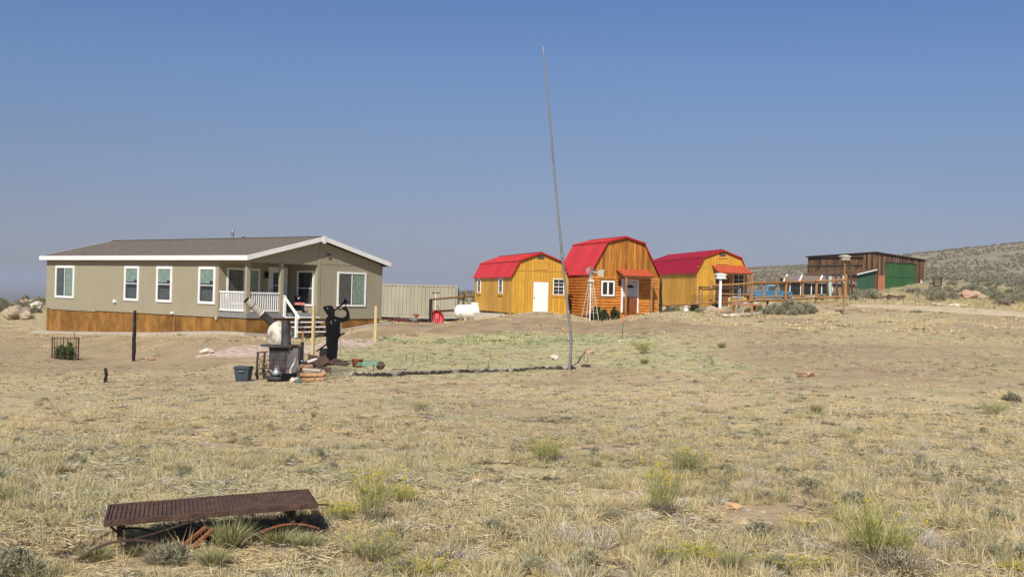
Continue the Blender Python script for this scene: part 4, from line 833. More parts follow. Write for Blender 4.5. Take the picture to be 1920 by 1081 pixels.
for i, (px, py, r_, m_, lab) in enumerate([(1042, 674, .17, rockw, 'pale flat rock in the grass patch left of the tall bent pole'), (1106, 662, .12, rockp, 'pink upright stone right of the tall bent pole'), (1084, 688, .12, rock, 'tan stone at the foot of the tall bent pole'), (1098, 688, .10, mulch, 'dark stone at the right end of the black border strip'),
        (893, 906, .052, mat('yellow_stone', (.62, .47, .26), (.5, .37, .2), 6, rough=.9), 'yellowish stone alone in the dry foreground grass'), (928, 947, .022, white, 'tiny white stone in the foreground grass'), (1375, 953, .055, mat('orange_stone', (.60, .38, .2), (.5, .3, .16), 6, rough=.9), 'flat orange-tan stone in the right foreground grass'), (1285, 637, .06, rockp, 'small pinkish stone on the dirt before the right shed'),
        (1510, 706, .14, rockp, 'low pinkish stone half buried in the dirt clearing'), (1162, 640, .07, rockw, 'tiny pale stone below the green survey stake'), (283, 675, .14, rockp, 'pink stone near the charred black post'), (388, 662, .2, rockw, 'dark-edged pale stone at the left end of the gravel bed'),
        (1178, 596, .16, rockp, 'pink stone on the ground in front of the cabin porch')]):
    boulder(G(px, py), r_, 60+i, lab, m_, sq=(1.4, 1, .6))
# left boulders
B1 = [(30, 585, 76, .75, rock, 'large tan boulder at the far left edge, biggest of the outcrop'), (52, 592, 75, .42, rock, 'low boulder leaning on the right of the large tan one'), (48, 566, 118, .5, rockp, 'reddish boulder on the skyline left of the mobile home'), (66, 567, 118, .5, rock, 'brown boulder on the skyline touching the mobile home edge'), (70, 575, 100, .5, rockw, 'pale rock in the scrub below the skyline boulders')]
for i, (px, py, Y, r_, m_, lab) in enumerate(B1): boulder(GP(px, Y), r_, 80+i, lab, m_, sq=(1.2, 1, .8))
# right boulders
for i, (px, py, r_, m_, lab) in enumerate([(1817, 562, .62, rockp, 'large orange boulder in the scrub at right'), (1842, 563, .42, rock, 'tan boulder just right of the large orange one'), (1884, 573, .4, mat('dark_rock', (.16, .12, .09), rough=.9), 'dark rock in the brush at the right edge'), (1755, 572, .32, rockw, 'flat pale rock beside the dirt track'), (1790, 574, .32, rockw, 'second flat pale rock beside the track, right of the first'), (1702, 548, .3, rockw, 'small pale rock in front of the green barn doors')]):
    boulder(G(px, py), r_, 90+i, lab, m_, sq=(1.4, 1, .75) if i not in (3, 4) else (2, 1, .35))
# caged rose
g = GP(125, 40); cg = thing('wire_cage', 'rusty wire plant cage standing in the dirt at left of the mobile home', 'cage', g, 0)
a = MB()
for i, t in enumerate(np.linspace(0, math.tau, 12, endpoint=False)): a.tube([(.46*math.cos(t), .46*math.sin(t), 0), (.46*math.cos(t), .46*math.sin(t), .78+(.22 if i == 11 else 0))], .011 if i % 2 else .017, 5)
for z in (.12, .42, .75): a.tube([(.46*math.cos(t), .46*math.sin(t), z) for t in np.linspace(0, math.tau, 25)], .009, 5, cap=False)
a.build('wire_mesh', rust, cg)
# ---------------- by the container
g = GP(808, 76); fn = thing('gate_fence', 'short rail fence with a black end post behind the red wheelbarrow', 'fence', (g.x, g.y, g.z), 0)
def rel(px, py, Y): return at(px, py, Y)-g
h = rel(808, 560, 76).z; MB().bar((0, 0, -.2), (0, 0, h), .2).build('post', blackwood, fn)
g2 = rel(869, 570, 80); MB().tube([(g2.x, g2.y, -.3), (g2.x, g2.y, rel(869, 548, 80).z)], .07, 8).build('post', rust, fn)
for p_, q_ in (((808, 561, 76), (869, 556, 80)), ((869, 556, 80), (895, 555, 81.5)), ((822, 583, 77), (858, 581, 79.5))):
    MB().tube([rel(*p_), rel(*q_)], .075, 8).build('rail', darkwood if p_[1] > 570 else railwood, fn)
g = GP(817, 78); h = at(817, 549, 78).z-g.z; ht = thing('yard_hydrant', 'slim white standpipe with a black T-shaped handle behind the red wheelbarrow', 'standpipe', g)
MB().tube([(0, 0, 0), (0, 0, h)], .04, 8).build('pipe', white, ht); MB().tube([(-.27, 0, h-.02), (.3, 0, h+.03)], .03, 8).build('handle', black, ht)
g = GP(820, 75); wb = thing('wheelbarrow', 'red wheelbarrow tipped upright against the black fence post', 'wheelbarrow', g, .1)
Tt = TR(.05, 0, .42) @ Matrix.Rotation(math.radians(68), 4, 'X') @ Matrix.Rotation(.35, 4, 'Z')
a = MB(Tt); vs = []; n = 18
for r1, z in ((.36, -.20), (.46, .06)):
    vs += [(r1*.85*math.cos(t), r1*1.15*math.sin(t), z) for t in np.linspace(0, math.tau, n, endpoint=False)]
a.add(vs, [(i, (i+1) % n, (i+1) % n+n, i+n) for i in range(n)], True); a.add(vs[:n], [tuple(range(n))]); a.build('tray', redp, wb)
a = MB(Tt); a.tube([(.41*.98*math.cos(t), .54*math.sin(t), .065) for t in np.linspace(0, math.tau, 24)], .022, 6, cap=False); a.build('tray_rim', redd, wb)
for x in (-.22, .22): a = MB(); a.tube([(x*.6+.05, .1, .15), (x-.05, .15, .9), (x-.22, .2, 1.25)], .028, 8); a.build('handle', darkwood, wb)
a = MB(); a.tube([(-.5, .05, .95), (-.32, .05, .66)], .04, 8); a.tube([(-.40, 0, .58), (-.28, 0, .50)], .05, 8); a.build('leg', rustd, wb)
a = MB(); a.tube([(.0, -.42, .2), (.06, -.42, .2)], .17, 16); a.build('wheel', rubber, wb)
g = GP(777, 78); ti = thing('garden_tiller', 'small red and silver engine tiller in front of the tan container', 'tiller', g, .2)
a = MB(); a.box((-.28, -.2, .18), (.20, .2, .42)); a.box((-.35, -.15, .25), (-.28, .15, .40)); a.build('engine', chrome, ti)
a = MB(); a.box((-.05, -.22, .55), (.36, .2, .64)); a.box((.1, -.22, .42), (.3, .2, .55)); a.build('fuel_tank', redd, ti)
for x in (-.25, .3): a = MB(); a.tube([(x, -.25, .12), (x, .25, .12)], .13, 12); a.build('wheel', rubber, ti)
for i, (px, Y, l, rz, lab) in enumerate(((790, 77, 1.3, .03, 'dull red steel beam on the ground right of the tiller'), (735, 77.5, 1.9, -.03, 'long dull red steel beam on the ground left of the tiller'))):
    k = MB(); k.box((-l/2, -.12, 0), (l/2, .12, .03)); k.box((-l/2, -.02, .03), (l/2, .02, .12)); k.box((-l/2, -.12, .12), (l/2, .12, .15)); o = k.build('steel_beam', redd); o.location = GP(px, Y); o.rotation_euler = (0, 0, rz); tag(o, lab, 'beam', 'red steel beams by the container')
for i, (px, Y, r_) in enumerate(((575, 28.5, .15), (600, 30.2, .14), (612, 31.2, .16), (640, 31.0, .14), (566, 27.4, .12), (586, 27.6, .11))):
    vs, fs = blob(r_, 240+i, 2, (1.6, .9, .7), .9); k = MB(); k.add(vs, fs); o = k.build('charred_lump', rustd if i % 2 else blackwood); o.location = GP(px, Y, .06)
    tag(o, ('charred lump behind the bleached branch', 'dark iron lump under the rusty corrugated sheet', 'charred lump left of the feet of the bugler cutout', 'dark iron lump right of the feet of the bugler cutout', 'charred lump right of the black stove', 'dark iron lump behind the firewood stack')[i], 'scrap', 'charred scrap heap by the bugler')
for i, (px, Y) in enumerate(((744, 78), (758, 78.2))):
    vs, fs = blob(.22, 40+i, 2, (1.2, .8, .8), .8); k = MB(); k.add(vs, fs); o = k.build('scrap_lump', rustd); o.location = GP(px, Y, .12); tag(o, ('lump of dark scrap iron near the mobile home corner', 'lump of dark scrap iron just left of the tiller')[i], 'scrap')
# propane tank
g = GP(872, 79); tk = thing('propane_tank', 'white propane tank lying beside the honey coloured shed', 'tank', g, .18)
rr_ = (at(860, 561, 79).z-at(860, 590, 79).z)/2*.93
a = MB(); Rt = Matrix.Rotation(math.pi/2, 3, 'Y'); prf = [(rr_*math.sin(t), -rr_*.8*math.cos(t)-.0) for t in np.linspace(0, math.pi/2, 8)]+[(rr_*math.sin(t), 2.4+rr_*.8*math.cos(t)) for t in np.linspace(math.pi/2, 0, 8)]
a.lathe(prf, (-.35, 0, rr_+.12), 28, Rt); a.build('body', white, tk)
a = MB(); a.tube([(.75, 0, rr_*2-.05), (.75, 0, rr_*2+.28)], .3, 18); a.build('valve_dome', white, tk)
for x in (0, 1.6): a = MB(); a.box((x-.08, -.4, -.1), (x+.08, .4, .25)); a.build('foot', conc, tk)
a = MB(); a.tube([(-.1, -rr_*.2, rr_*2+.1), (-.2, -rr_*.7, rr_*1.75), (-.36, -rr_*1.02, rr_), (-.42, -rr_*1.0, .2)], .022, 6); a.build('hose', mat('blue_grey_hose', (.25, .28, .36)), tk)
# blocks and lumber
g = GP(904, 72.5)
k = MB(); k.box((-.52, -.2, 0), (.52, .2, .44)); [k.box((-.45+i*.16, -.215, .1), (-.37+i*.16, -.201, .42)) for i in range(6)]; o = k.build('concrete_block', conc); o.location = g; o.rotation_euler = (0, 0, .1); tag(o, 'tall weathered concrete block under the left side of the honey shed', 'block', 'concrete blocks by the shed')
k = MB(); k.box((-.5, -.2, 0), (.5, .2, .25)); k.box((-.52, -.18, .0), (-.501, .18, .2)); o = k.build('concrete_block', conc); o.location = GP(932, 70); o.rotation_euler = (0, 0, -.06); tag(o, 'low pale concrete slab beside the near corner of the honey shed', 'block', 'concrete blocks by the shed')
for i, (px, py, l, rz) in enumerate(((885, 592, 1.6, .1), (905, 590, 1.3, -.15), (920, 597, 1.1, .2), (878, 597, .8, -.3), (945, 599, .9, .1))):
    k = MB(); k.box((-l/2, -.07, 0), (l/2, .07, .045)); k.box((-l/2+.1, .075, .0), (l/2-.15, .15, .03)); o = k.build('lumber_board', (stakew, railwood, stakew, postwood, stakew)[i]); gg_ = G(px, py); o.location = (gg_.x, gg_.y, gg_.z+.03); o.rotation_euler = (.02, .03, rz)
    tag(o, ('pale board lying below the tall concrete block', 'grey board lying right of the tall concrete block', 'pale board lying before the low concrete slab', 'short brown board lying left of the other boards', 'pale board lying under the near corner of the honey shed')[i], 'board', 'boards scattered by the shed')
# ---------------- windmill
g = GP(1107, 66); wm = thing('garden_windmill', 'white ornamental windmill tower with a small round fan beside the log cabin', 'windmill', g, .3)
H = at(1105, 509, 66).z-g.z; b0 = .40
for i, (sx, sy) in enumerate(((-1, -1), (1, -1), (1, 1), (-1, 1))):
    a = MB(); a.bar((sx*b0, sy*b0, 0), (sx*.05, sy*.05, H*.92), .032); a.build('leg', cream, wm)
a = MB()
for z in (.16, .45, .72):
    q = b0+(.05-b0)*z/.92
    for (x0, y0_), (x1, y1_) in (((-q, -q), (q, -q)), ((q, -q), (q, q)), ((q, q), (-q, q)), ((-q, q), (-q, -q))): a.bar((x0, y0_, H*z), (x1, y1_, H*z), .018)
    q2 = b0+(.05-b0)*(z+.25)/.92
    a.bar((-q, -q, H*z), (q2, -q2, H*(z+.2)), .012); a.bar((q, -q, H*z), (-q2, -q2, H*(z+.2)), .012)
a.build('brace', cream, wm)
a = MB(); a.tube([(0, 0, -.02), (0, 0, H)], .045, 8); a.box((-.16, -.16, H*.80), (.16, .16, H*.82)); a.build('mast', white, wm)
a = MB(); c = Vector((-.12, -.2, H+.02)); Rf = Matrix.Rotation(-.7, 3, 'Z') @ Matrix.Rotation(.25, 3, 'X')
for i in range(14):
    t = i*math.tau/14; v = [(.06*math.cos(t), 0, .06*math.sin(t)), (.27*math.cos(t-.17), .02, .27*math.sin(t-.17)), (.27*math.cos(t+.17), -.02, .27*math.sin(t+.17))]; vs = [c+Rf @ Vector(p) for p in v]
    a.add(vs+[p+Rf @ Vector((0, .006, 0)) for p in vs], [(0, 1, 2), (5, 4, 3), (0, 3, 4, 1), (1, 4, 5, 2), (2, 5, 3, 0)])
a.tube([c, Vector((0, 0, H))], .03, 8); a.build('fan', galv, wm)
a = MB(); a.bar((0, 0, H), (.5, .05, H-.04), .03); a.build('tail_rod', white, wm)
a = MB(); a.prism([(.46, H-.24), (.80, H-.28), (.86, H+.16), (.46, H+.10)], .04, .055); a.build('tail_vane', cream, wm)
# posts near cabin
g = GP(1238.5, 65.5); h = at(1239, 522, 65.5).z-g.z; lp_ = thing('lantern_post', 'charred black log post with a small lantern between the cabin and right shed', 'lamp post', g)
MB().tube([(0, 0, -.1), (.02, 0, h*.3), (-.01, 0, h*.6), (0, 0, h*.88)], [.095, .09, .08, .075], 10).build('post', blackwood, lp_)
a = MB(); a.box((-.06, -.06, h*.88), (.06, .06, h*.98)); a.tube([(0, 0, h*.98), (0, 0, h)], [.08, .02], 8); a.build('lantern', rustd, lp_)
post(1130, 65, 580, .10, blackwood, 'charred_stub', 'short black stub post in front of the windmill shrubs', 'post', rnd=True)
g = GP(1287, 66.5); h = at(1287, 573, 66.5).z-g.z; o = MB().lathe([(0, 0), (.16, 0), (.14, .2*h), (.09, .55*h), (.08, .8*h), (.13, .86*h), (.14, .93*h), (.08, h), (0, h)], n=18).build('white_pedestal', white); o.location = g; tag(o, 'white plaster pedestal in the grass below the right shed', 'pedestal')
# martin / bird houses
def birdhouse(px, Y, ytop, m_pole, label, w, hh, name='birdhouse_pole', rw=.07, roofm=None, boxm=None):
    g = GP(px, Y); h = at(px, ytop, Y).z-g.z; t = thing(name, label, 'birdhouse', g, .15)
    MB().bar((0, 0, -.15), (0, 0, h-hh), rw).build('pole', m_pole, t)
    a = MB(); a.box((-w/2, -w*.35, h-hh), (w/2, w*.35, h-hh*.35)); a.build('box', boxm or white, t)
    a = MB(); a.prism([(-w*.62, h-hh*.38), (w*.62, h-hh*.38), (w*.58, h-hh*.2), (w*.1, h), (-w*.3, h), (-w*.6, h-hh*.15)], -w*.45, w*.45); a.build('roof', roofm or white, t)
    a = MB(); a.box((-w*.65, -w*.42, h-hh-.03), (w*.65, w*.42, h-hh)); a.build('floor', white if not boxm else boxm, t)
    return t
birdhouse(1350, 63, 512, white, 'white birdhouse on a thick white pole in front of the right shed', .48, .28, rw=.13)
birdhouse(1582.5, 62, 478, railwood, 'grey wooden birdhouse on a tall thin pole in front of the old barn', .45, .27, rw=.06, roofm=cream, boxm=railwood)
COL.objects['birdhouse_pole.001'].children[0].data.materials[0] = mat('grey_pole', (.42, .38, .32), (.32, .28, .23), 5)
# ---------------- fences at right
def fence(name, label, posts, rails, m_post, m_rail, pw=.17, rw=.06):
    x0, Y0, *_ = posts[0]; g = GP(x0, Y0); t = thing(name, label, 'fence', g)
    for px, Y, yt in posts:
        b = GP(px, Y)-g; tz = at(px, yt, Y).z-g.z; MB().tube([(b.x, b.y, b.z-.2), (b.x, b.y, tz)], [pw/2, pw/2*.93], 10).build('post', m_post, t)
    for (a_, b_) in rails: MB().tube([at(*a_)-g, (at(*a_)+at(*b_))/2-g+Vector((0, 0, -.02)), at(*b_)-g], [rw, rw*1.08, rw*.92], 8).build('rail', m_rail, t)
    return t
PF = [(1333, 64, 526), (1410, 65, 519), (1473.4, 68, 518), (1530.5, 71, 517), (1585.5, 71, 514)]
tr = [(1333, 535, 64), (1410, 530.5, 64.9), (1473.4, 528.5, 67.9), (1530.5, 526.5, 70.9), (1585.5, 524, 70.9)]
br = [(1242, 572, 66), (1333, 567.5, 63.9), (1410, 563.5, 64.9), (1473.4, 561, 67.9), (1530.5, 557.5, 70.9), (1585.5, 555, 70.9)]
fence('post_and_rail_fence', 'front orange-brown post and rail fence running from the log cabin to the tall birdhouse pole', PF, [(tr[i], tr[i+1]) for i in range(4)]+[(br[i], br[i+1]) for i in range(5)], postwood, postwood)
PB = [(1432, 84, 524), (1455, 84.5, 519), (1505, 85, 517), (1555, 85, 519)]
fence('post_and_rail_fence', 'rear post and rail fence seen between the posts of the front one', PB, [((1405, 556.5, 83.5), (1455, 555.5, 84.4)), ((1455, 555.5, 84.4), (1505, 553.5, 84.9)), ((1505, 553.5, 84.9), (1600, 550, 85)), ((1405, 532.5, 83.5), (1505, 528, 84.9)), ((1505, 528, 84.9), (1590, 525, 85))], postwood, railwood, pw=.16)
# loading frame
g = GP(1575, 79); tf = thing('timber_frame', 'dark weathered timber stand of leaning poles under a crossbeam before the old barn', 'frame', g)
for (a_, b_) in (((1549.5, 503), (1553, 556)), ((1566, 504), (1571, 562)), ((1576.5, 504), (1582, 566)), ((1588, 506), (1592.5, 562)), ((1593.5, 502), (1599, 565))):
    p_ = at(a_[0], a_[1], 79)-g; q_ = at(b_[0], b_[1], 79)-g; q_.z = GP(b_[0], 79).z-g.z-.1; MB().tube([q_, p_], [.09, .075], 8).build('leg', darkwood, tf)
MB().bar(at(1546, 503.5, 79)-g, at(1600, 499.5, 79)-g, .16, .10).build('crossbeam', darkwood, tf)
MB().tube([at(1554, 567, 73)-g, at(1580, 565, 73)-g], .05, 8).build('brace', darkwood, tf)
g = GP(1555.5, 79.5); o = MB().bar((0, 0, 0), (0, 0, at(1556, 515, 79.5).z-g.z), .22, .1).build('painted_board', mat('pale_green_board', (.34, .45, .38), (.45, .5, .42), 6)); o.location = g; tag(o, 'pale green board leaning inside the dark timber stand', 'board')
# garden enclosure
g = GP(1317, 63.5); ge = thing('garden_enclosure', 'pipe and wire garden pen around dark plants below the right shed', 'pen', g)
def R_(px, py, Y): return at(px, py, Y)-g
def gb(px, Y): return GP(px, Y)-g
for px, Y, yt in ((1311, 66, 540), (1316.5, 63.5, 546), (1388, 62.5, 540), (1385, 66, 540)):
    b = gb(px, Y); MB().tube([(b.x, b.y, b.z-.1), (R_(px, yt, Y))], .04, 8).build('corner_post', galv if px != 1316.5 else railwood, ge)
for a_, b_ in (((1313, 538, 66), (1388, 539.5, 66)), ((1316.5, 542.5, 63.5), (1388, 540.5, 62.5)), ((1316.5, 542.5, 63.5), (1311, 538, 66)), ((1388, 540.5, 62.5), (1388, 539.5, 66))): MB().tube([R_(*a_), R_(*b_)], .04, 8).build('top_rail', rustd, ge)
a = MB()
for i in range(26):
    px = 1296+i*2.1; b = gb(px, 64.6); a.tube([(b.x, b.y, b.z), R_(px, 554, 64.6)], .008, 4, cap=False)
for py in (554, 561, 568, 575, 582): a.tube([R_(1296, py, 64.6), R_(1349, py-1, 64.6)], .008, 4, cap=False)
a.build('wire_panel', rustd, ge)
for i, (px, py, r_, m_, lab, sq) in enumerate([(1335, 591, .3, rock, 'big tan boulder left of the white birdhouse pole', (1.5, 1, .8)), (1352, 592, .24, rockp, 'pink boulder at the foot of the white birdhouse pole', (1, 1, .9)), (1362, 590, .24, rock, 'flat tan slab right of the white birdhouse pole', (2.2, 1, .5)), (1360, 597, .2, rockw, 'pale slab leaning before the white birdhouse pole', (1.8, 1, .5)), (1376, 596, .2, rockw, 'small pale rock left of the long driftwood log', (1.4, 1, .5))]):
    boulder(G(px, py-3), r_, 120+i, lab, m_, sq)
g = G(1400, 593); k = MB(); k.tube([(-.75, 0, .05), (-.3, .05, .08), (.15, 0, .08), (.5, .05, .16), (.8, 0, .24)], [.05, .075, .07, .06, .04], 8); k.tube([(.1, 0, .08), (.3, -.1, .2)], [.04, .015], 6); o = k.build('driftwood_log', barkd); o.location = g; tag(o, 'long bleached driftwood log right of the birdhouse rocks', 'log')
# planter shelf with rocks, bench, table
g = GP(1398, 68.5); sh = thing('rock_shelf', 'low plank shelf on short legs behind the front fence', 'shelf', g, .05)
zt_ = at(1398, 570, 68.5).z-g.z; a = MB(); a.box((-.85, -.2, zt_-.07), (.85, .2, zt_)); a.build('plank', salmon, sh)
for x in (-.7, .7): a = MB(); a.box((x-.06, -.15, -.05), (x+.06, .15, zt_-.07)); a.build('leg', postwood, sh)
for i, dx in enumerate((-.6, -.3, 0, .35, .62)):
    vs, fs = blob(.11, 140+i, 2, (1.3, 1, .7), .3); k = MB(); k.add(vs, fs); o = k.build('shelf_rock', rockp if i % 2 else rockw); o.location = (g.x+dx, g.y, g.z+zt_+.06); tag(o, 'fist-sized rock displayed on the low plank shelf', 'rock', 'rocks on the plank shelf')
g = GP(1378, 73); bn = thing('log_bench', 'small grey log bench on the porch of the right shed', 'bench', (g.x, g.y, 1.13), .1)
a = MB(); a.box((-.36, -.18, .26), (.36, .18, .34)); a.build('seat', railwood, bn)
a = MB(); a.tube([(-.36, .18, .50), (.36, .18, .5)], .05, 8); a.tube([(-.36, .18, .62), (.36, .18, .62)], .05, 8); a.build('backrest', railwood, bn)
for x in (-.33, .33): a = MB(); a.tube([(x, .18, 0), (x, .18, .68)], .06, 8); a.build('post', cream, bn); 
for x in (-.33, .33): a = MB(); a.tube([(x, -.14, 0), (x, -.14, .27)], .06, 8); a.build('leg', railwood, bn)
g = GP(1455, 72); tb = thing('picnic_table', 'low dark wooden table in the brush below the front fence', 'table', g, .05)
z1 = at(1455, 570, 72).z-g.z; z1 = max(z1, .45); a = MB(); [a.box((-.75, -.35+i*.18, z1-.05), (.75, -.19+i*.18, z1)) for i in range(4)]; a.build('tabletop', railwood, tb)
for x in (-.6, .6): a = MB(); a.bar((x, -.3, 0), (x, .1, z1-.05), .07); a.bar((x+.08, .3, 0), (x+.08, -.1, z1-.05), .07); a.build('leg', darkwood, tb)
# ---------------- pickup truck
g = GP(1432, 104); tz0 = g.z
tr_ = thing('pickup_truck', 'faded blue vintage pickup truck parked behind the fences, facing right', 'truck', (g.x, g.y, tz0), .12)
q = 98*104/FPX/4.9; Ht = (at(1432, 533, 104).z-tz0)/1.75; Ht = min(max(Ht, .9), 1.15)
TT = Matrix.Diagonal((q, 1, Ht, 1))
a = MB(TT); a.prism([(-2.42, .52), (-1.98, .52), (-1.95, .78), (-1.72, .93), (-1.46, .93), (-1.22, .78), (-1.18, .45), (-.02, .45), (-.02, 1.12), (-2.45, 1.12), (-2.45, .6)], -.9, .9); a.build('bed', blueT, tr_)
a = MB(TT); a.box((-2.46, -.93, .80), (-.05, -.905, .86)); a.box((-2.46, -.925, 1.07), (-.03, -.9, 1.14)); a.build('bed_rail', bluew, tr_)
a = MB(TT); a.prism([(-.0, .45), (1.42, .45), (1.46, .78), (1.68, .93), (1.92, .93), (2.16, .78), (2.2, .5), (2.45, .5), (2.46, 1.02), (2.36, 1.13), (1.25, 1.20), (.0, 1.16)], -.9, .9); a.build('body', blueT, tr_)
a = MB(TT); a.prism([(.02, 1.16), (.06, 1.66), (.12, 1.72), (.95, 1.72), (1.02, 1.68), (1.26, 1.19)], -.78, .78); a.build('cab', bluew, tr_)
a = MB(TT); a.prism([(.12, 1.2), (.15, 1.6), (.88, 1.6), (1.12, 1.2)], -.795, -.781); a.prism([(.12, 1.2), (.15, 1.6), (.88, 1.6), (1.12, 1.2)], .781, .795); a.build('side_window', mat('truck_glass', (.06, .08, .09), rough=.1, spec=.6), tr_)
a = MB(TT); a.bar((1.235, 0, 1.25), (1.03, 0, 1.62), 1.4, .02, 0); a.build('windscreen', mat('truck_glass', (0, 0, 0)), tr_)
for x in (-1.58, 1.80):
    for y in (-.82, .82):
        a = MB(TT); a.tube([(x, y-.1, .36), (x, y+.1, .36)], .36, 22); w_ = a.build('wheel', rubber, tr_); a = MB(TT); a.tube([(x, y-.115*(1 if y < 0 else -1), .36), (x, y-.10*(1 if y < 0 else -1), .36)], .19, 16); a.build('hubcap', chrome, w_)
a = MB(TT); a.box((2.46, -.85, .48), (2.56, .85, .62)); a.build('front_bumper', white, tr_); a = MB(TT); a.box((-2.56, -.85, .50), (-2.46, .85, .62)); a.build('rear_bumper', white, tr_)
for y in (-.68, .68): a = MB(TT); a.tube([(2.455, y, .88), (2.49, y, .88)], .1, 12); a.build('headlight', chrome, tr_)
a = MB(TT); a.box((2.457, -.5, .74), (2.475, .5, 1.0)); a.build('grille', chrome, tr_)
a = MB(TT); a.bar((.08, -.905, .75), (.08, -.905, 1.14), .015, .008); a.bar((1.2, -.905, .55), (1.2, -.905, 1.14), .015, .008); a.box((.18, -.93, 1.0), (.3, -.905, 1.03)); a.build('door', rustd, tr_)
# junk near barn
g = G(1668, 562); jk = thing('rusty_plough', 'rusty old plough blade with a long drawbar in the brush before the barn', 'plough', g, .1)
a = MB(); a.prism([(-.2, 0), (1.1, .05), (1.15, .38), (.5, .28), (-.1, .4)], -.1, .1); a.build('blade', rust, jk); a = MB(); a.tube([(-.2, 0, .25), (-.9, 0, .1), (-1.3, 0, .12)], .05, 6); a.build('drawbar', rustd, jk)
g = G(1757, 545); ct = thing('wire_basket', 'rusty wire-topped barrel stump standing in the scrub right of the barn', 'barrel', g, 0)
h = at(1758, 519, g.y).z-g.z; a = MB(); a.tube([(0, 0, 0), (0, 0, h*.42)], .42, 14); a.build('barrel', rust, ct); a = MB()
for t in np.linspace(0, math.tau, 14): a.tube([(.42*math.cos(t), .42*math.sin(t), h*.4), (.5*math.cos(t), .5*math.sin(t), h)], .025, 4)
for z in (.6, .8, .98): a.tube([(.48*math.cos(t), .48*math.sin(t), h*z) for t in np.linspace(0, math.tau, 16)], .02, 4, cap=False)
a.build('wire_rim', rustd, ct)
# ---------------- foreground bench
A0 = Vector((-2.52, 7.01, .24)); B0 = Vector((-1.323, 7.77, .24))
bt = thing('rusty_bench', 'low bench of rusty corrugated sheet on curved iron legs in the foreground grass', 'bench', (A0.x, A0.y, gz(A0.x, A0.y)), 0)
O_ = bt.location.copy(); LV = B0-A0; A_ = A0-O_; WV = Vector((-.161, .526, 0))
a = MB(); a.sheet(A_, LV, WV, (0, 0, 1), pitch=.0295, h=.009, flat=.45, th=.004); a.build('seat', rust, bt)
nrm = Vector((-WV.y, WV.x, 0)).normalized()
def B(u, v, z): p = A0+LV*u+WV*v-O_; return Vector((p.x, p.y, z*.8-O_.z))
for v0 in (0, 1):
    a = MB(); a.bar(B(-.005, v0, .297), B(1.005, v0, .297), .03 if v0 == 0 else .02, .035); a.build('edge_strip', rust, bt)
for u0 in (0, 1): a = MB(); a.bar(B(u0, 0, .30), B(u0, 1, .30), .014, .03); a.build('end_strip', rustd, bt)
for u0, v0 in ((.06, .12), (.06, .85), (.88, .12), (.88, .85)):
    a = MB(); a.tube([B(u0, v0, .29), B(u0+.005, v0, .14)], .019, 8); a.tube([B(u0-.055, v0, .285), B(u0+.0, v0, .19)], .008, 6); a.build('leg', rust, bt)
def arc(u0, v, z0, um, zm, u1, z1, w, m, n): 
    pts = []; 
    for t in np.linspace(0, 1, 14): u = (1-t)**2*u0+2*t*(1-t)*um+t*t*u1; z = (1-t)**2*z0+2*t*(1-t)*zm+t*t*z1; pts.append(B(u, v, z))
    a = MB()
    for i in range(13): a.bar(pts[i], pts[i+1]+(pts[i+1]-pts[i])*.05, w, .009)
    a.build(n, m, bt)
arc(-.12, -.05, .03, .03, .24, .24, .11, .035, rust, 'leaf_spring'); arc(-.08, .75, .03, .06, .22, .22, .08, .035, rust, 'leaf_spring'); arc(.72, .1, .09, .86, .20, 1.02, .08, .018, rusto, 'leaf_spring'); arc(.09, -.02, .15, .22, .18, .44, .285, .016, rustd, 'strap_brace'); arc(.80, .9, .16, .95, .22, 1.14, .16, .02, rustd, 'strap_brace')
arc(.02, .4, .05, .15, .04, .33, .055, .03, rusto, 'foot_bar')
for dy in (0, .06): a = MB(); a.bar(B(.33+dy, -.12, .06), B(.45+dy*.6, -.02, .20-dy*.35), .018); a.build('orange_bar', rusto, bt)

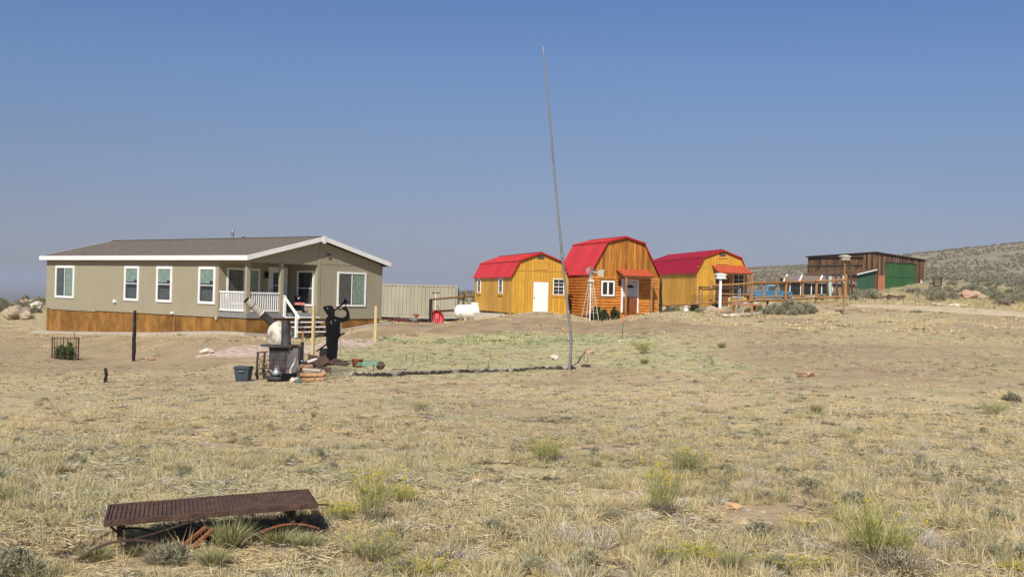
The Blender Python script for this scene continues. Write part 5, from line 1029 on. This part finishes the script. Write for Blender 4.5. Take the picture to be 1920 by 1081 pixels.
# ================================================================ VEGETATION
def leafmat(name, c1, c2, c3=None, rough=.8, tr=.25, grass=False):
    m = bpy.data.materials.new(name); m.use_nodes = True; nt = m.node_tree; L = nt.links.new; b = nt.nodes['Principled BSDF']; o = nt.nodes['Material Output']
    b.inputs['Roughness'].default_value = rough; b.inputs['Specular IOR Level'].default_value = .15
    a = nn(nt, 'ShaderNodeAttribute'); a.attribute_name = 'tone'
    r = nn(nt, 'ShaderNodeValToRGB'); e = r.color_ramp.elements; e[0].color = tuple(c1)+(1,); e[1].color = tuple(c2)+(1,)
    if c3: q = e.new(.8); q.color = tuple(c3)+(1,)
    src = a.outputs['Fac']
    if grass:
        i1 = nn(nt, 'ShaderNodeAttribute'); i1.attribute_name = 'shade'; i1.attribute_type = 'INSTANCER'
        m1 = nn(nt, 'ShaderNodeMath', operation='MULTIPLY_ADD'); m1.inputs[1].default_value = .62; L(a.outputs['Fac'], m1.inputs[0])
        m2 = nn(nt, 'ShaderNodeMath', operation='MULTIPLY'); m2.inputs[1].default_value = .5; L(i1.outputs['Fac'], m2.inputs[0]); L(m2.outputs[0], m1.inputs[2]); src = m1.outputs[0]
    L(src, r.inputs[0]); col = r.outputs[0]
    if grass:
        i2 = nn(nt, 'ShaderNodeAttribute'); i2.attribute_name = 'green'; i2.attribute_type = 'INSTANCER'
        g = nn(nt, 'ShaderNodeValToRGB'); g.color_ramp.elements[0].color = (.23, .32, .16, 1); g.color_ramp.elements[1].color = (.46, .54, .31, 1); L(a.outputs['Fac'], g.inputs[0])
        mx = nn(nt, 'ShaderNodeMix', data_type='RGBA'); L(i2.outputs['Fac'], mx.inputs['Factor']); L(col, mx.inputs['A']); L(g.outputs[0], mx.inputs['B']); col = mx.outputs['Result']
    L(col, b.inputs['Base Color'])
    t = nn(nt, 'ShaderNodeBsdfTranslucent'); L(col, t.inputs[0]); ms = nn(nt, 'ShaderNodeMixShader'); ms.inputs[0].default_value = tr
    L(b.outputs[0], ms.inputs[1]); L(t.outputs[0], ms.inputs[2]); L(ms.outputs[0], o.inputs[0]); return m
straw = leafmat('dry_grass', (.23, .185, .11), (.82, .70, .43), (.78, .64, .36), grass=True, tr=.3)
m_sage = leafmat('sage_leaf', (.20, .195, .12), (.46, .44, .31))
m_twig = leafmat('dry_twig', (.16, .125, .09), (.36, .30, .22), tr=0)
m_rab = leafmat('rabbitbrush_leaf', (.20, .23, .06), (.56, .55, .19))
m_rab2 = leafmat('pale_rabbitbrush_leaf', (.27, .28, .12), (.55, .53, .28))
m_yel = leafmat('yellow_flower', (.50, .36, .03), (.72, .56, .07), tr=.15)
m_bunch = leafmat('green_bunchgrass', (.17, .20, .07), (.50, .47, .24))
m_dark = leafmat('dark_green_leaf', (.025, .045, .022), (.07, .11, .045))
m_rose = leafmat('rose_leaf', (.035, .09, .02), (.11, .20, .05))
def blades(name, base, d, ln, w, m, bend=.25, tone=None, link=True):
    """strips of two segments; base, d (n,3) arrays"""
    n = len(base); d = d/np.linalg.norm(d, axis=1, keepdims=True); ln = np.broadcast_to(ln, (n,))[:, None]; w = np.broadcast_to(w, (n,))[:, None]
    side = np.cross(d, RS.normal(size=(n, 3))); side /= np.linalg.norm(side, axis=1, keepdims=True)+1e-9
    mid = base+d*ln*.55; hor = d.copy(); hor[:, 2] = 0; tip = base+d*ln+(hor*bend-np.array([0, 0, 1])*bend*.45)*ln+RS.normal(size=(n, 3))*ln*.05
    V = np.stack([base-side*w*.5, base+side*w*.5, mid+side*w*.42, mid-side*w*.42, tip], 1).reshape(-1, 3)
    me = bpy.data.meshes.new(name); k = np.arange(n)[:, None]*5
    q = (k+np.array([[0, 1, 2, 3]])).ravel(); t = (k+np.array([[3, 2, 4]])).ravel()
    me.vertices.add(len(V)); me.vertices.foreach_set('co', V.ravel()); me.loops.add(len(q)+len(t)); me.loops.foreach_set('vertex_index', np.concatenate([q, t]).astype(np.int32))
    me.polygons.add(2*n); me.polygons.foreach_set('loop_start', np.concatenate([np.arange(n)*4, 4*n+np.arange(n)*3]).astype(np.int32)); me.polygons.foreach_set('loop_total', np.concatenate([np.full(n, 4), np.full(n, 3)]).astype(np.int32))
    me.update(calc_edges=True); tone = RS.rand(n) if tone is None else tone
    a = me.attributes.new('tone', 'FLOAT', 'POINT'); a.data.foreach_set('value', np.repeat(tone, 5).astype(np.float32)); me.materials.append(m); return me
def mobj(name, me, parent=None):
    o = bpy.data.objects.new(name, me); COL.objects.link(o)
    if parent: o.parent = parent
    return o
def fan(n, R, amax, up=0.0):
    az = RS.rand(n)*math.tau; r = np.sqrt(RS.rand(n))*R; t = RS.rand(n)**.7*amax
    base = np.stack([r*np.cos(az), r*np.sin(az), np.zeros(n)], 1); az2 = az+RS.normal(size=n)*.5
    return base, np.stack([np.sin(t)*np.cos(az2), np.sin(t)*np.sin(az2), np.cos(t)+up], 1)
def tuft_mesh(i, n, R, H, w, amax, m=None, bend=.3):
    b, d = fan(n, R, amax); b[:, 2] -= .01; return blades('grass_tuft_%d' % i, b, d, H*(.45+.75*RS.rand(n)), w*(.6+.8*RS.rand(n)), m or straw, bend)
def litter_mesh(i, n, R, w):
    b = np.stack([RS.normal(size=n)*R, RS.normal(size=n)*R, RS.rand(n)*.02], 1); az = RS.rand(n)*math.tau
    d = np.stack([np.cos(az), np.sin(az), RS.rand(n)*.35], 1); return blades('litter_%d' % i, b, d, .022+.045*RS.rand(n), w, straw, .1)
def rabbit(R, H, kind='green'):
    """meshes for stems, foliage, flowers of a rabbitbrush fan; unit size then scaled"""
    ns = 110 if kind == 'green' else 80; b, d = fan(ns, R*.18, .85 if kind != 'tall' else .62); dn = d/np.linalg.norm(d, axis=1, keepdims=True)
    lim = H*(.65+.4*RS.rand(ns))/np.maximum(dn[:, 2], .55)*(.9 if kind != 'low' else .8)
    st = blades('stem', b, d, lim, .006, m_twig, .05)
    nl = 1500 if kind != 'tall' else 700; k = RS.randint(ns, size=nl); t = (.35 if kind != 'low' else .5)+(.62 if kind != 'low' else .45)*RS.rand(nl); P = b[k]+dn[k]*(lim[k]*t)[:, None]+RS.normal(size=(nl, 3))*R*.035
    D = dn[k]*1.1+RS.normal(size=(nl, 3))*.42+np.array([0, 0, .35]); fo = blades('foliage', P, D, H*(.10+.09*RS.rand(nl)), .0045 if R < .3 else .008, m_rab if kind != 'pale' else m_rab2, .1)
    nf = {'green': 200, 'low': 900, 'pale': 420, 'tall': 420}[kind]; sel = RS.randint(ns, size=max(6, nf//14)); k = sel[RS.randint(len(sel), size=nf)]
    P = b[k]+dn[k]*(lim[k]*1.03)[:, None]+RS.normal(size=(nf, 3))*R*np.array([.05, .05, .03]); fl = blades('flowers', P, RS.normal(size=(nf, 3))+np.array([0, 0, .8]), .016+.014*RS.rand(nf), .015, m_yel, .0)
    return st, fo, fl
def sage_mesh(nl=2600, R=.5, H=.55, leaf=.05, lw=.016, m=None, holes=True):
    az = RS.rand(nl)*math.tau; el = np.arccos(RS.rand(nl)**.8); rr = .55+.5*RS.rand(nl)**.5
    ph = RS.rand(3)*6; lump = 1+.22*np.sin(az*3+ph[0])*np.sin(el*4+ph[1])+.15*np.sin(az*7+ph[2])
    ncl = 26; ca = RS.rand(ncl)*math.tau; ce = np.arccos(RS.rand(ncl)**.8); ci = RS.randint(ncl, size=nl); az = ca[ci]+RS.normal(size=nl)*.22; el = np.clip(ce[ci]+RS.normal(size=nl)*.16, 0, 1.6); rr = (.55+.5*RS.rand(ncl))[ci]*(.80+.22*RS.rand(nl)); lump = 1
    P = np.stack([R*rr*lump*np.sin(el)*np.cos(az), R*rr*lump*np.sin(el)*np.sin(az), H*rr*lump*np.cos(el)*.95+.04], 1)
    D = P/np.linalg.norm(P, axis=1, keepdims=True)+RS.normal(size=(nl, 3))*.45+np.array([0, 0, .5]); return blades('foliage', P, D, leaf*(.6+.8*RS.rand(nl)), lw, m or m_sage, .1)
def twig_mesh(n, R, H, w=.012):
    b, d = fan(n, R*.3, 1.2); return blades('stem', b, d, H*(.6+.5*RS.rand(n)), w, m_twig, .1)
SHR = {}
def shrub(px, py, wpx, hpx, kind, label, cat='shrub', Y=None, name=None, group=None):
    g = G(px, py) if Y is None else GP(px, Y); w = wpx*g.y/FPX; h = hpx*g.y/FPX
    nm = name or {'green': 'rabbitbrush', 'low': 'rabbitbrush', 'pale': 'rabbitbrush', 'tall': 'rabbitbrush', 'sage': 'sagebrush', 'bunch': 'bunchgrass', 'dark': 'garden_shrub', 'rose': 'rose_bush', 'wood': 'dry_shrub'}[kind]
    t = thing(nm, label, cat, (g.x, g.y, g.z-.01), RS.rand()*6, group); R = .5; H = 1.0
    if kind in ('green', 'low', 'pale', 'tall'):
        a, b, c = rabbit(.5, 1.0 if kind != 'low' else .8, kind)
        for n_, me in (('stems', a), ('foliage', b), ('flowers', c)): mobj(n_, me, t)
        t.scale = (w*1.3, w*1.3, h*(1.3 if kind != 'low' else 1.15))
        # unit bush: leaves sized for a metre; keep blade widths sensible by scaling in mesh space
    elif kind in ('sage', 'dark', 'rose'):
        mobj('foliage', sage_mesh(2200, .5, 1.0, .10 if kind == 'sage' else .13, .022 if kind == 'sage' else .05, {'sage': m_sage, 'dark': m_dark, 'rose': m_rose}[kind]), t); mobj('stems', twig_mesh(90, .8, .8, .016), t); t.scale = (w, w, h)
    elif kind == 'bunch':
        b, d = fan(420, .16, .62); mobj('blade_mass', blades('blade_mass', b, d, .55+.6*RS.rand(420), .014, m_bunch, .2), t)
        b, d = fan(90, .2, .8); mobj('dry_blades', blades('dry_blades', b, d, .5+.6*RS.rand(90), .012, m_twig, .3), t); t.scale = (w, w, h)
    elif kind == 'wood':
        mobj('stems', twig_mesh(260, .9, 1.0, .02), t); mobj('foliage', sage_mesh(500, .5, .9, .09, .02), t); t.scale = (w, w, h)
    return t
FG = [(1025, 868, 50, 42, 'green', 'bright green rabbitbrush alone in the middle of the foreground'), (1285, 890, 64, 50, 'pale', 'wispy pale green rabbitbrush right of the lone bright green one'),
 (1240, 968, 66, 84, 'tall', 'grey-green rabbitbrush with a yellow crown on tall stems'), (700, 985, 78, 92, 'tall', 'tall leggy rabbitbrush with yellow-green tops right of the rusty bench'),
 (755, 948, 42, 52, 'low', 'yellow-flowered rabbitbrush behind the tall leggy one'), (642, 977, 74, 46, 'low', 'low yellow rabbitbrush touching the right end of the rusty bench'),
 (1430, 1014, 88, 38, 'sage', 'pale grey-green sagebrush mound in the right foreground'), (1296, 1052, 86, 42, 'low', 'low yellow-orange flowered rabbitbrush at bottom centre right'),
 (1375, 1076, 62, 60, 'bunch', 'green bunchgrass clump at the bottom edge right of centre'), (1475, 1072, 90, 44, 'low', 'broad low yellow rabbitbrush right of the green bunchgrass clump'),
 (1640, 1058, 96, 100, 'green', 'largest bright green rabbitbrush, at lower right'), (1684, 1036, 32, 38, 'green', 'small green rabbitbrush just right of the largest one'),
 (1606, 1080, 36, 28, 'low', 'small yellow flower clump at the foot of the largest rabbitbrush'), (785, 1080, 92, 44, 'low', 'dark yellow-flowered rabbitbrush at the bottom edge below the leggy one'),
 (692, 1054, 84, 52, 'pale', 'greyish yellow-topped rabbitbrush at the bottom below the bench end'), (326, 1056, 62, 46, 'sage', 'round silvery sagebrush in front of the rusty bench'),
 (430, 1032, 80, 74, 'bunch', 'tall green bunchgrass growing through the front of the rusty bench'), (112, 966, 46, 26, 'sage', 'small dark sagebrush left of the rusty bench'),
 (38, 1082, 110, 66, 'sage', 'big grey sagebrush at the bottom left corner'), (14, 945, 50, 40, 'bunch', 'yellowish green bunchgrass at the left edge level with the bench'),
 (1530, 774, 26, 22, 'bunch', 'green bunchgrass tuft alone in the right clearing'), (1862, 778, 38, 24, 'pale', 'pale green brush near the right edge of the clearing'), (1512, 988, 64, 24, 'low', 'thin yellowish rabbitbrush above the pale sagebrush mound'),
 (1206, 663, 30, 20, 'green', 'yellow-green rabbitbrush at the right side of the grass patch'), (1208, 682, 20, 15, 'bunch', 'small dark green tuft below the yellow-green rabbitbrush'), (1353, 652, 18, 14, 'bunch', 'little green tuft on the bare dirt right of the grass patch'),
 (787, 767, 30, 14, 'pale', 'faint green tuft in the middle of the left clearing'), (588, 784, 12, 18, 'bunch', 'tiny green tuft below the fire pit'), (1160, 976, 46, 32, 'wood', 'grey dry twiggy shrub left of the tall grey-green rabbitbrush'),
 (1690, 1078, 120, 62, 'wood', 'dead grey twiggy shrub at the bottom right beside the largest rabbitbrush'), (545, 985, 60, 44, 'wood', 'dark twiggy shrub tangled under the right legs of the rusty bench'), (740, 1010, 70, 34, 'wood', 'dark twiggy shrub at the foot of the leggy rabbitbrush'),
 (1905, 1078, 60, 40, 'low', 'yellow-flowered rabbitbrush cut by the bottom right corner'), (1898, 752, 40, 20, 'sage', 'grey sagebrush at the right edge of the clearing'), (225, 1000, 40, 34, 'wood', 'brown dry shrub by the left leg of the rusty bench'),
 (262, 1040, 70, 34, 'bunch', 'dry bunchgrass in front of the left leg of the rusty bench'), (520, 1020, 80, 46, 'bunch', 'yellowish bunchgrass in front of the right half of the rusty bench'), (180, 1052, 70, 40, 'bunch', 'dry bunchgrass left of the curved foot of the rusty bench'), (300, 1052, 60, 44, 'wood', 'grey twiggy weeds between the silvery sagebrush and the left bench leg'), (400, 1060, 70, 44, 'bunch', 'dry bunchgrass right of the round silvery sagebrush'), (575, 1030, 70, 44, 'bunch', 'dry bunchgrass before the right leg of the rusty bench'),
 (370, 1000, 90, 40, 'wood', 'dark dead weeds beneath the middle of the rusty bench'), (470, 996, 90, 44, 'wood', 'dark dead weeds beneath the right half of the rusty bench'), (105, 622, 20, 40, 'green', 'feathery bright green bush against the mobile home skirt')]
for px, py, w, h, kind, lab in FG:
    if kind: shrub(px, py, w, h, kind, lab, cat='grass clump' if kind == 'bunch' else 'shrub')
shrub(125, 672, 38, 32, 'rose', 'dark green leafy rose bush inside the rusty wire cage', Y=40)
for px, w, h, lab in ((1118, 22, 26, 'dark green shrub behind the legs of the white windmill'), (1134, 16, 20, 'small dark green shrub between the windmill and the cabin window'), (1154, 20, 24, 'dark green shrub left of the cabin porch door')):
    shrub(px, 590, w, h, 'dark', lab, Y=67.2)
shrub(1303, 583, 16, 18, 'dark', 'dark shrub behind the left side of the wire garden pen', Y=65.2); shrub(1341, 580, 22, 18, 'dark', 'dark plant inside the wire garden pen', Y=65.3)
# sagebrush in the scrub: individuals sharing a few meshes
SM = [sage_mesh(2400, .5, .62, .085, .024) for _ in range(4)]; TMs = [twig_mesh(70, .5, .5, .02) for _ in range(2)]
def scrub(px, Y, size, label, group, i):
    g = GP(px, Y); t = thing('sagebrush', label, 'shrub', (g.x, g.y, g.z-.03), RS.rand()*6.28, group)
    o = mobj('foliage', SM[i % 4], t); o2 = mobj('stems', TMs[i % 2], t); t.scale = (size*(.9+.4*RS.rand()), size, size*(.75+.35*RS.rand()))
CL = [(1438, 63, .8), (1452, 64, 1.1), (1466, 62.5, 1.0), (1480, 65, 1.25), (1495, 63, 1.1), (1508, 64, 1.15), (1520, 63.5, .85), (1446, 67, .8), (1500, 67, 1.1), (1425, 66, .7), (1486, 61.5, .75), (1515, 66, .8)]
for i, (px, Y, s_) in enumerate(CL): scrub(px, Y, s_, 'grey-green sagebrush in the dense clump below the front fence', 'sagebrush clump below the front fence', i)
n_ = 0
for i in range(400):
    px = RS.uniform(1585, 1990); Y = math.exp(RS.uniform(math.log(74), math.log(146)))
    g = GP(px, Y); 
    if px < 1740 and Y > 128: continue
    yt_ = 540.5 if True else 0
    if (1640 < px < 1705 and Y < 112) or (1798 < px < 1862 and Y < 92) or (1868 < px < 1905 and Y < 84): continue
    if RS.rand() < (.45 if px < 1660 else .15) and Y < 90: continue
    scrub(px, Y, RS.uniform(.6, 1.35)*(1.25 if px > 1800 and Y > 100 else 1), 'grey-green sagebrush in the scrub between the dirt track and the old barn', 'sagebrush scrub by the old barn', i); n_ += 1
    if n_ >= 125: break
for i in range(26):
    px = RS.uniform(-30, 84); Y = RS.uniform(82, 135); scrub(px, Y, RS.uniform(.9, 1.7), 'greenish sagebrush among the boulders left of the mobile home', 'sagebrush left of the mobile home', i)
for i, (px, Y, s_) in enumerate([(1265, 67, .7), (1310, 62, .55), (1322, 61, .5), (1405, 66.5, .6), (1420, 69, .8), (1300, 68, .6), (1250, 66, .5), (1541, 78, .9), (1560, 84, 1.1), (1600, 84, 1.2), (1622, 90, 1.3)]):
    scrub(px, Y, s_, 'low sagebrush in the grass strip along the front fence', 'low sagebrush along the front fence', i)
# ---------------------------------------------------------------- grass cover (stuff, instanced tufts)
def scatter(name, meshes, X, Y, scale, shade, green, label=None, sink=.0, idx=None):
    Z = ground(X, Y)-sink; n = len(X); me = bpy.data.meshes.new(name); me.vertices.add(n); me.vertices.foreach_set('co', np.stack([X, Y, Z], 1).ravel()); me.update()
    rot = np.zeros((n, 3)); rot[:, 2] = RS.rand(n)*math.tau; rot[:, :2] = RS.normal(size=(n, 2))*.08
    for nm, v in (('sc', scale), ('shade', shade), ('green', green)): a = me.attributes.new(nm, 'FLOAT', 'POINT'); a.data.foreach_set('value', v.astype(np.float32))
    a = me.attributes.new('rot', 'FLOAT_VECTOR', 'POINT'); a.data.foreach_set('vector', rot.ravel().astype(np.float32))
    a = me.attributes.new('idx', 'INT', 'POINT'); a.data.foreach_set('value', (RS.randint(len(meshes), size=n) if idx is None else idx).astype(np.int32))
    src = bpy.data.collections.new(name+'_sources')
    for i, m_ in enumerate(meshes): q = bpy.data.objects.new('%s_source_%02d' % (name, i), m_); src.objects.link(q)
    o = bpy.data.objects.new(name, me); COL.objects.link(o); o['kind'] = 'stuff'
    if label: o['label'] = label
    ng = bpy.data.node_groups.new(name, 'GeometryNodeTree'); ng.interface.new_socket('Geometry', in_out='INPUT', socket_type='NodeSocketGeometry'); ng.interface.new_socket('Geometry', in_out='OUTPUT', socket_type='NodeSocketGeometry')
    N = ng.nodes; L = ng.links.new; gi = N.new('NodeGroupInput'); go = N.new('NodeGroupOutput'); ip = N.new('GeometryNodeInstanceOnPoints'); ci = N.new('GeometryNodeCollectionInfo')
    ci.inputs['Collection'].default_value = src; ci.inputs['Separate Children'].default_value = True; ci.inputs['Reset Children'].default_value = True; ip.inputs['Pick Instance'].default_value = True
    def na(nm, t): q = N.new('GeometryNodeInputNamedAttribute'); q.data_type = t; q.inputs[0].default_value = nm; return q.outputs[0]
    L(gi.outputs[0], ip.inputs['Points']); L(ci.outputs[0], ip.inputs['Instance']); L(na('idx', 'INT'), ip.inputs['Instance Index']); L(na('rot', 'FLOAT_VECTOR'), ip.inputs['Rotation']); L(na('sc', 'FLOAT'), ip.inputs['Scale']); L(ip.outputs[0], go.inputs[0])
    md = o.modifiers.new('scatter', 'NODES'); md.node_group = ng; return o
def sample(n, y0, y1, p=1.0, amax=.56):
    """p=1: even per area; p=0: even per log distance"""
    u = RS.rand(n); e = 2*p
    Y = (y0**e+(y1**e-y0**e)*u)**(1/e) if e > 1e-3 else y0*(y1/y0)**u
    return RS.uniform(-amax, amax, n)*Y, Y
def footprint(X, Y):
    bad = np.zeros(len(X), bool)
    for (ox, oy, a, w, l, mg) in ((HX, HY, HA, HW, HL, .5), (.01, 69.8, .256, 3.66, 10.6, .05), (4.85, 69.2, .302, 4.6, 5.8, .05), (12.9, 77.9, .158, 3.66, 12.6, .05), (48.9, 150, BA, bW, bL, .1)):
        dx, dy = X-ox, Y-oy; u = dx*math.cos(a)+dy*math.sin(a); v = -dx*math.sin(a)+dy*math.cos(a); bad |= (u > -mg) & (u < w+mg) & (v > -mg) & (v < l+mg)
    return bad
m_debris = leafmat('dark_plant_debris', (.055, .045, .035), (.17, .14, .11), tr=0); m_grey = leafmat('grey_litter', (.34, .31, .25), (.60, .56, .47), tr=.1)
def litter2(i, n, R, w, m, l=.07): me = litter_mesh(i, n, R, w); me.materials[0] = m; return me
near = [tuft_mesh(i, 40, .035, .045, .0036, 1.1) for i in range(7)]+[litter_mesh(i, 70, .06, .004) for i in range(5)]+[tuft_mesh(20+i, 26, .03, .12, .003, .6, bend=.15) for i in range(1)]+[litter2(10, 70, .05, .005, m_debris), litter2(11, 60, .08, .004, m_grey), tuft_mesh(30, 60, .05, .05, .004, 1.3, m=m_grey), tuft_mesh(31, 50, .05, .045, .006, 1.2, m=m_debris)]
midm = [tuft_mesh(40+i, 34, .09, .045, .008, 1.1) for i in range(7)]+[tuft_mesh(47, 40, .12, .05, .010, 1.3, m=m_debris), tuft_mesh(48, 40, .12, .05, .010, 1.3, m=m_grey)]
farm = [tuft_mesh(60+i, 40, .24, .12, .022, 1.15) for i in range(7)]+[tuft_mesh(67, 40, .24, .10, .022, 1.3, m=m_debris)]
def cover(name, meshes, n, y0, y1, p, s0, s1, keep=.5, seed=0, dk=.85, label=None, far=False):
    X, Y = sample(n, y0, y1, p); g, d, gr, t, sg = zones(X, Y)
    pn = vnoise(X, Y, .9, 31+seed)*.6+vnoise(X, Y, 3.1, 32+seed)*.4; big = vnoise(X, Y, .22, 33)
    prob = np.clip((pn-.30)*2.6, .05, 1)*(1-d*dk)*(1-gr*.97)*(1-t*.93); prob = np.where(g > .3, np.maximum(prob, .75), prob)
    k = (RS.rand(n) < prob) & ~footprint(X, Y); X, Y, g, pn, big, d = X[k], Y[k], g[k], pn[k], big[k], d[k]
    tall = np.clip((14-Y)/6, 0, 1)*.35
    sc = (s0+(s1-s0)*RS.rand(len(X)))*(1-.45*d)*(1+.25*g+tall*.6)*(.75+.5*pn)
    sh = np.clip(.12+big*.55+RS.rand(len(X))*.5, 0, 1); gn = np.clip(g*.95+(vnoise(X, Y, .35, 36) > .58)*.28+(RS.rand(len(X)) < .14)*.55-.04, 0, 1)*(.6+.4*RS.rand(len(X)))
    return scatter(name, meshes, X, Y, sc, sh, gn, label)
cover('grass', near, 62000, 4.8, 17, 1.0, .6, 1.35, label='dry straw-coloured foreground grass and litter')
cover('grass', midm, 66000, 15, 48, .75, .45, 1.0, seed=3, dk=.62, label='short dry grass over the middle clearing and the green patch')
cover('grass', farm, 26000, 44, 190, .6, .6, 1.3, seed=5, dk=.62, label='rough dry grass round the buildings and the track')
# knee-low dry clumps of the foreground, too many to count
def drytuft(i, n, R, H, m, amax=.75): b, d = fan(n, R, amax); return blades('dry_clump_%d' % i, b, d, H*(.35+.75*RS.rand(n)), .0028+.002*RS.rand(n), m, .18)
CP = [.2, .18, .16, .14, .12, .12, .04, .04]
m_ol = leafmat('olive_grass', (.20, .20, .10), (.58, .55, .33))
clm = [drytuft(i, 110, .06, .13, straw) for i in range(4)]+[drytuft(4, 110, .07, .12, m_grey, .95), drytuft(5, 100, .06, .11, m_ol), drytuft(6, 130, .07, .09, m_twig, 1.1), sage_mesh(420, .10, .09, .018, .006, m_sage)]
X, Y = sample(5600, 5.0, 15, .85); k = (vnoise(X, Y, 1.6, 71)*.5+vnoise(X, Y, .5, 72)*.5 > .43+.012*(Y-5)); X, Y = X[k], Y[k]
bu = (X-A0.x)*.844+(Y-A0.y)*.536; bv = -(X-A0.x)*.536+(Y-A0.y)*.844      # keep the strip in front of the bench open
k = ~((bu > -.35) & (bu < 1.5) & (bv > -.85) & (bv < .55)) | ((RS.rand(len(X)) < .25) & (bv < -.3)) ; X, Y = X[k], Y[k]
scatter('dry_clumps', clm, X, Y, RS.uniform(.45, 1.2, len(X))*np.clip(1.2-.05*(Y-5), .55, 1.1), RS.rand(len(X)), RS.rand(len(X))*.35, 'small upright dry grass and weed clumps over the foreground', idx=RS.choice(8, len(X), p=CP))
X, Y = sample(2400, 13, 45, .8); k = (vnoise(X, Y, .6, 75) > .55) & (RS.rand(len(X)) < np.clip(.45+X/Y*1.2, .15, 1)); X, Y = X[k], Y[k]; g_, d_, gr_, t_, sg_ = zones(X, Y); k = (gr_ < .5) & (t_ < .5) & (d_ < .5) & ~footprint(X, Y); X, Y = X[k], Y[k]
scatter('dry_clumps', clm, X, Y, RS.uniform(.5, 1.1, len(X)), RS.rand(len(X)), RS.rand(len(X))*.6, 'scattered small weed clumps over the middle clearing', idx=RS.choice(8, len(X), p=CP))
# taller straw between the sagebrush by the track
tall = [tuft_mesh(80+i, 60, .22, .34, .018, .7, bend=.2) for i in range(4)]
X, Y = sample(9000, 66, 150, .9); k = (X/Y > .255) & (vnoise(X, Y, .25, 81) > .42) & ~footprint(X, Y); X, Y = X[k], Y[k]; g_, d_, gr_, t_, sg_ = zones(X, Y); k = t_ < .5; X, Y = X[k], Y[k]
scatter('tall_dry_grass', tall, X, Y, RS.uniform(.5, 1.3, len(X)), RS.rand(len(X)), RS.rand(len(X))*.3, 'taller straw grass between the sagebrush below the old barn')
# hillside brush
m_hs = leafmat('grey_hill_sage', (.20, .185, .13), (.42, .39, .30))
hb = [sage_mesh(120, .5, .55, .22, .12, m_hs) for _ in range(4)]+[sage_mesh(110, .5, .5, .22, .12, leafmat('dry_brush_%d' % i, (.20, .165, .10), (.44, .37, .24))) for i in range(2)]
X, Y = sample(44000, 120, 650, .62, .60); k = (vnoise(X, Y, .05, 51) > .25) & ~footprint(X, Y) & ~((Y < 165) & (X > 28) & (X < 62)) & ~((X < Y*-.02) & (Y > 200) & (X > Y*-.35)); X, Y = X[k], Y[k]
scatter('hillside_brush', hb, X, Y, RS.uniform(.35, .95, len(X)), RS.rand(len(X)), RS.rand(len(X)), 'low sagebrush dotting the far hillside', sink=.05)

# ================================================================ HAZE
hm = bpy.data.materials.new('smoky_air'); hm.use_nodes = True; n_ = hm.node_tree; n_.nodes.remove(n_.nodes['Principled BSDF'])
pv = n_.nodes.new('ShaderNodeVolumePrincipled'); pv.inputs['Color'].default_value = (.62, .68, .82, 1); pv.inputs['Density'].default_value = .00016; n_.links.new(pv.outputs[0], n_.nodes['Material Output'].inputs['Volume'])
hz_ = MB().box((-18600, -18600, -140), (18600, 18600, 75)).build('haze', hm); hz_['kind'] = 'stuff'; hz_['label'] = 'thin smoky haze over the far plain'
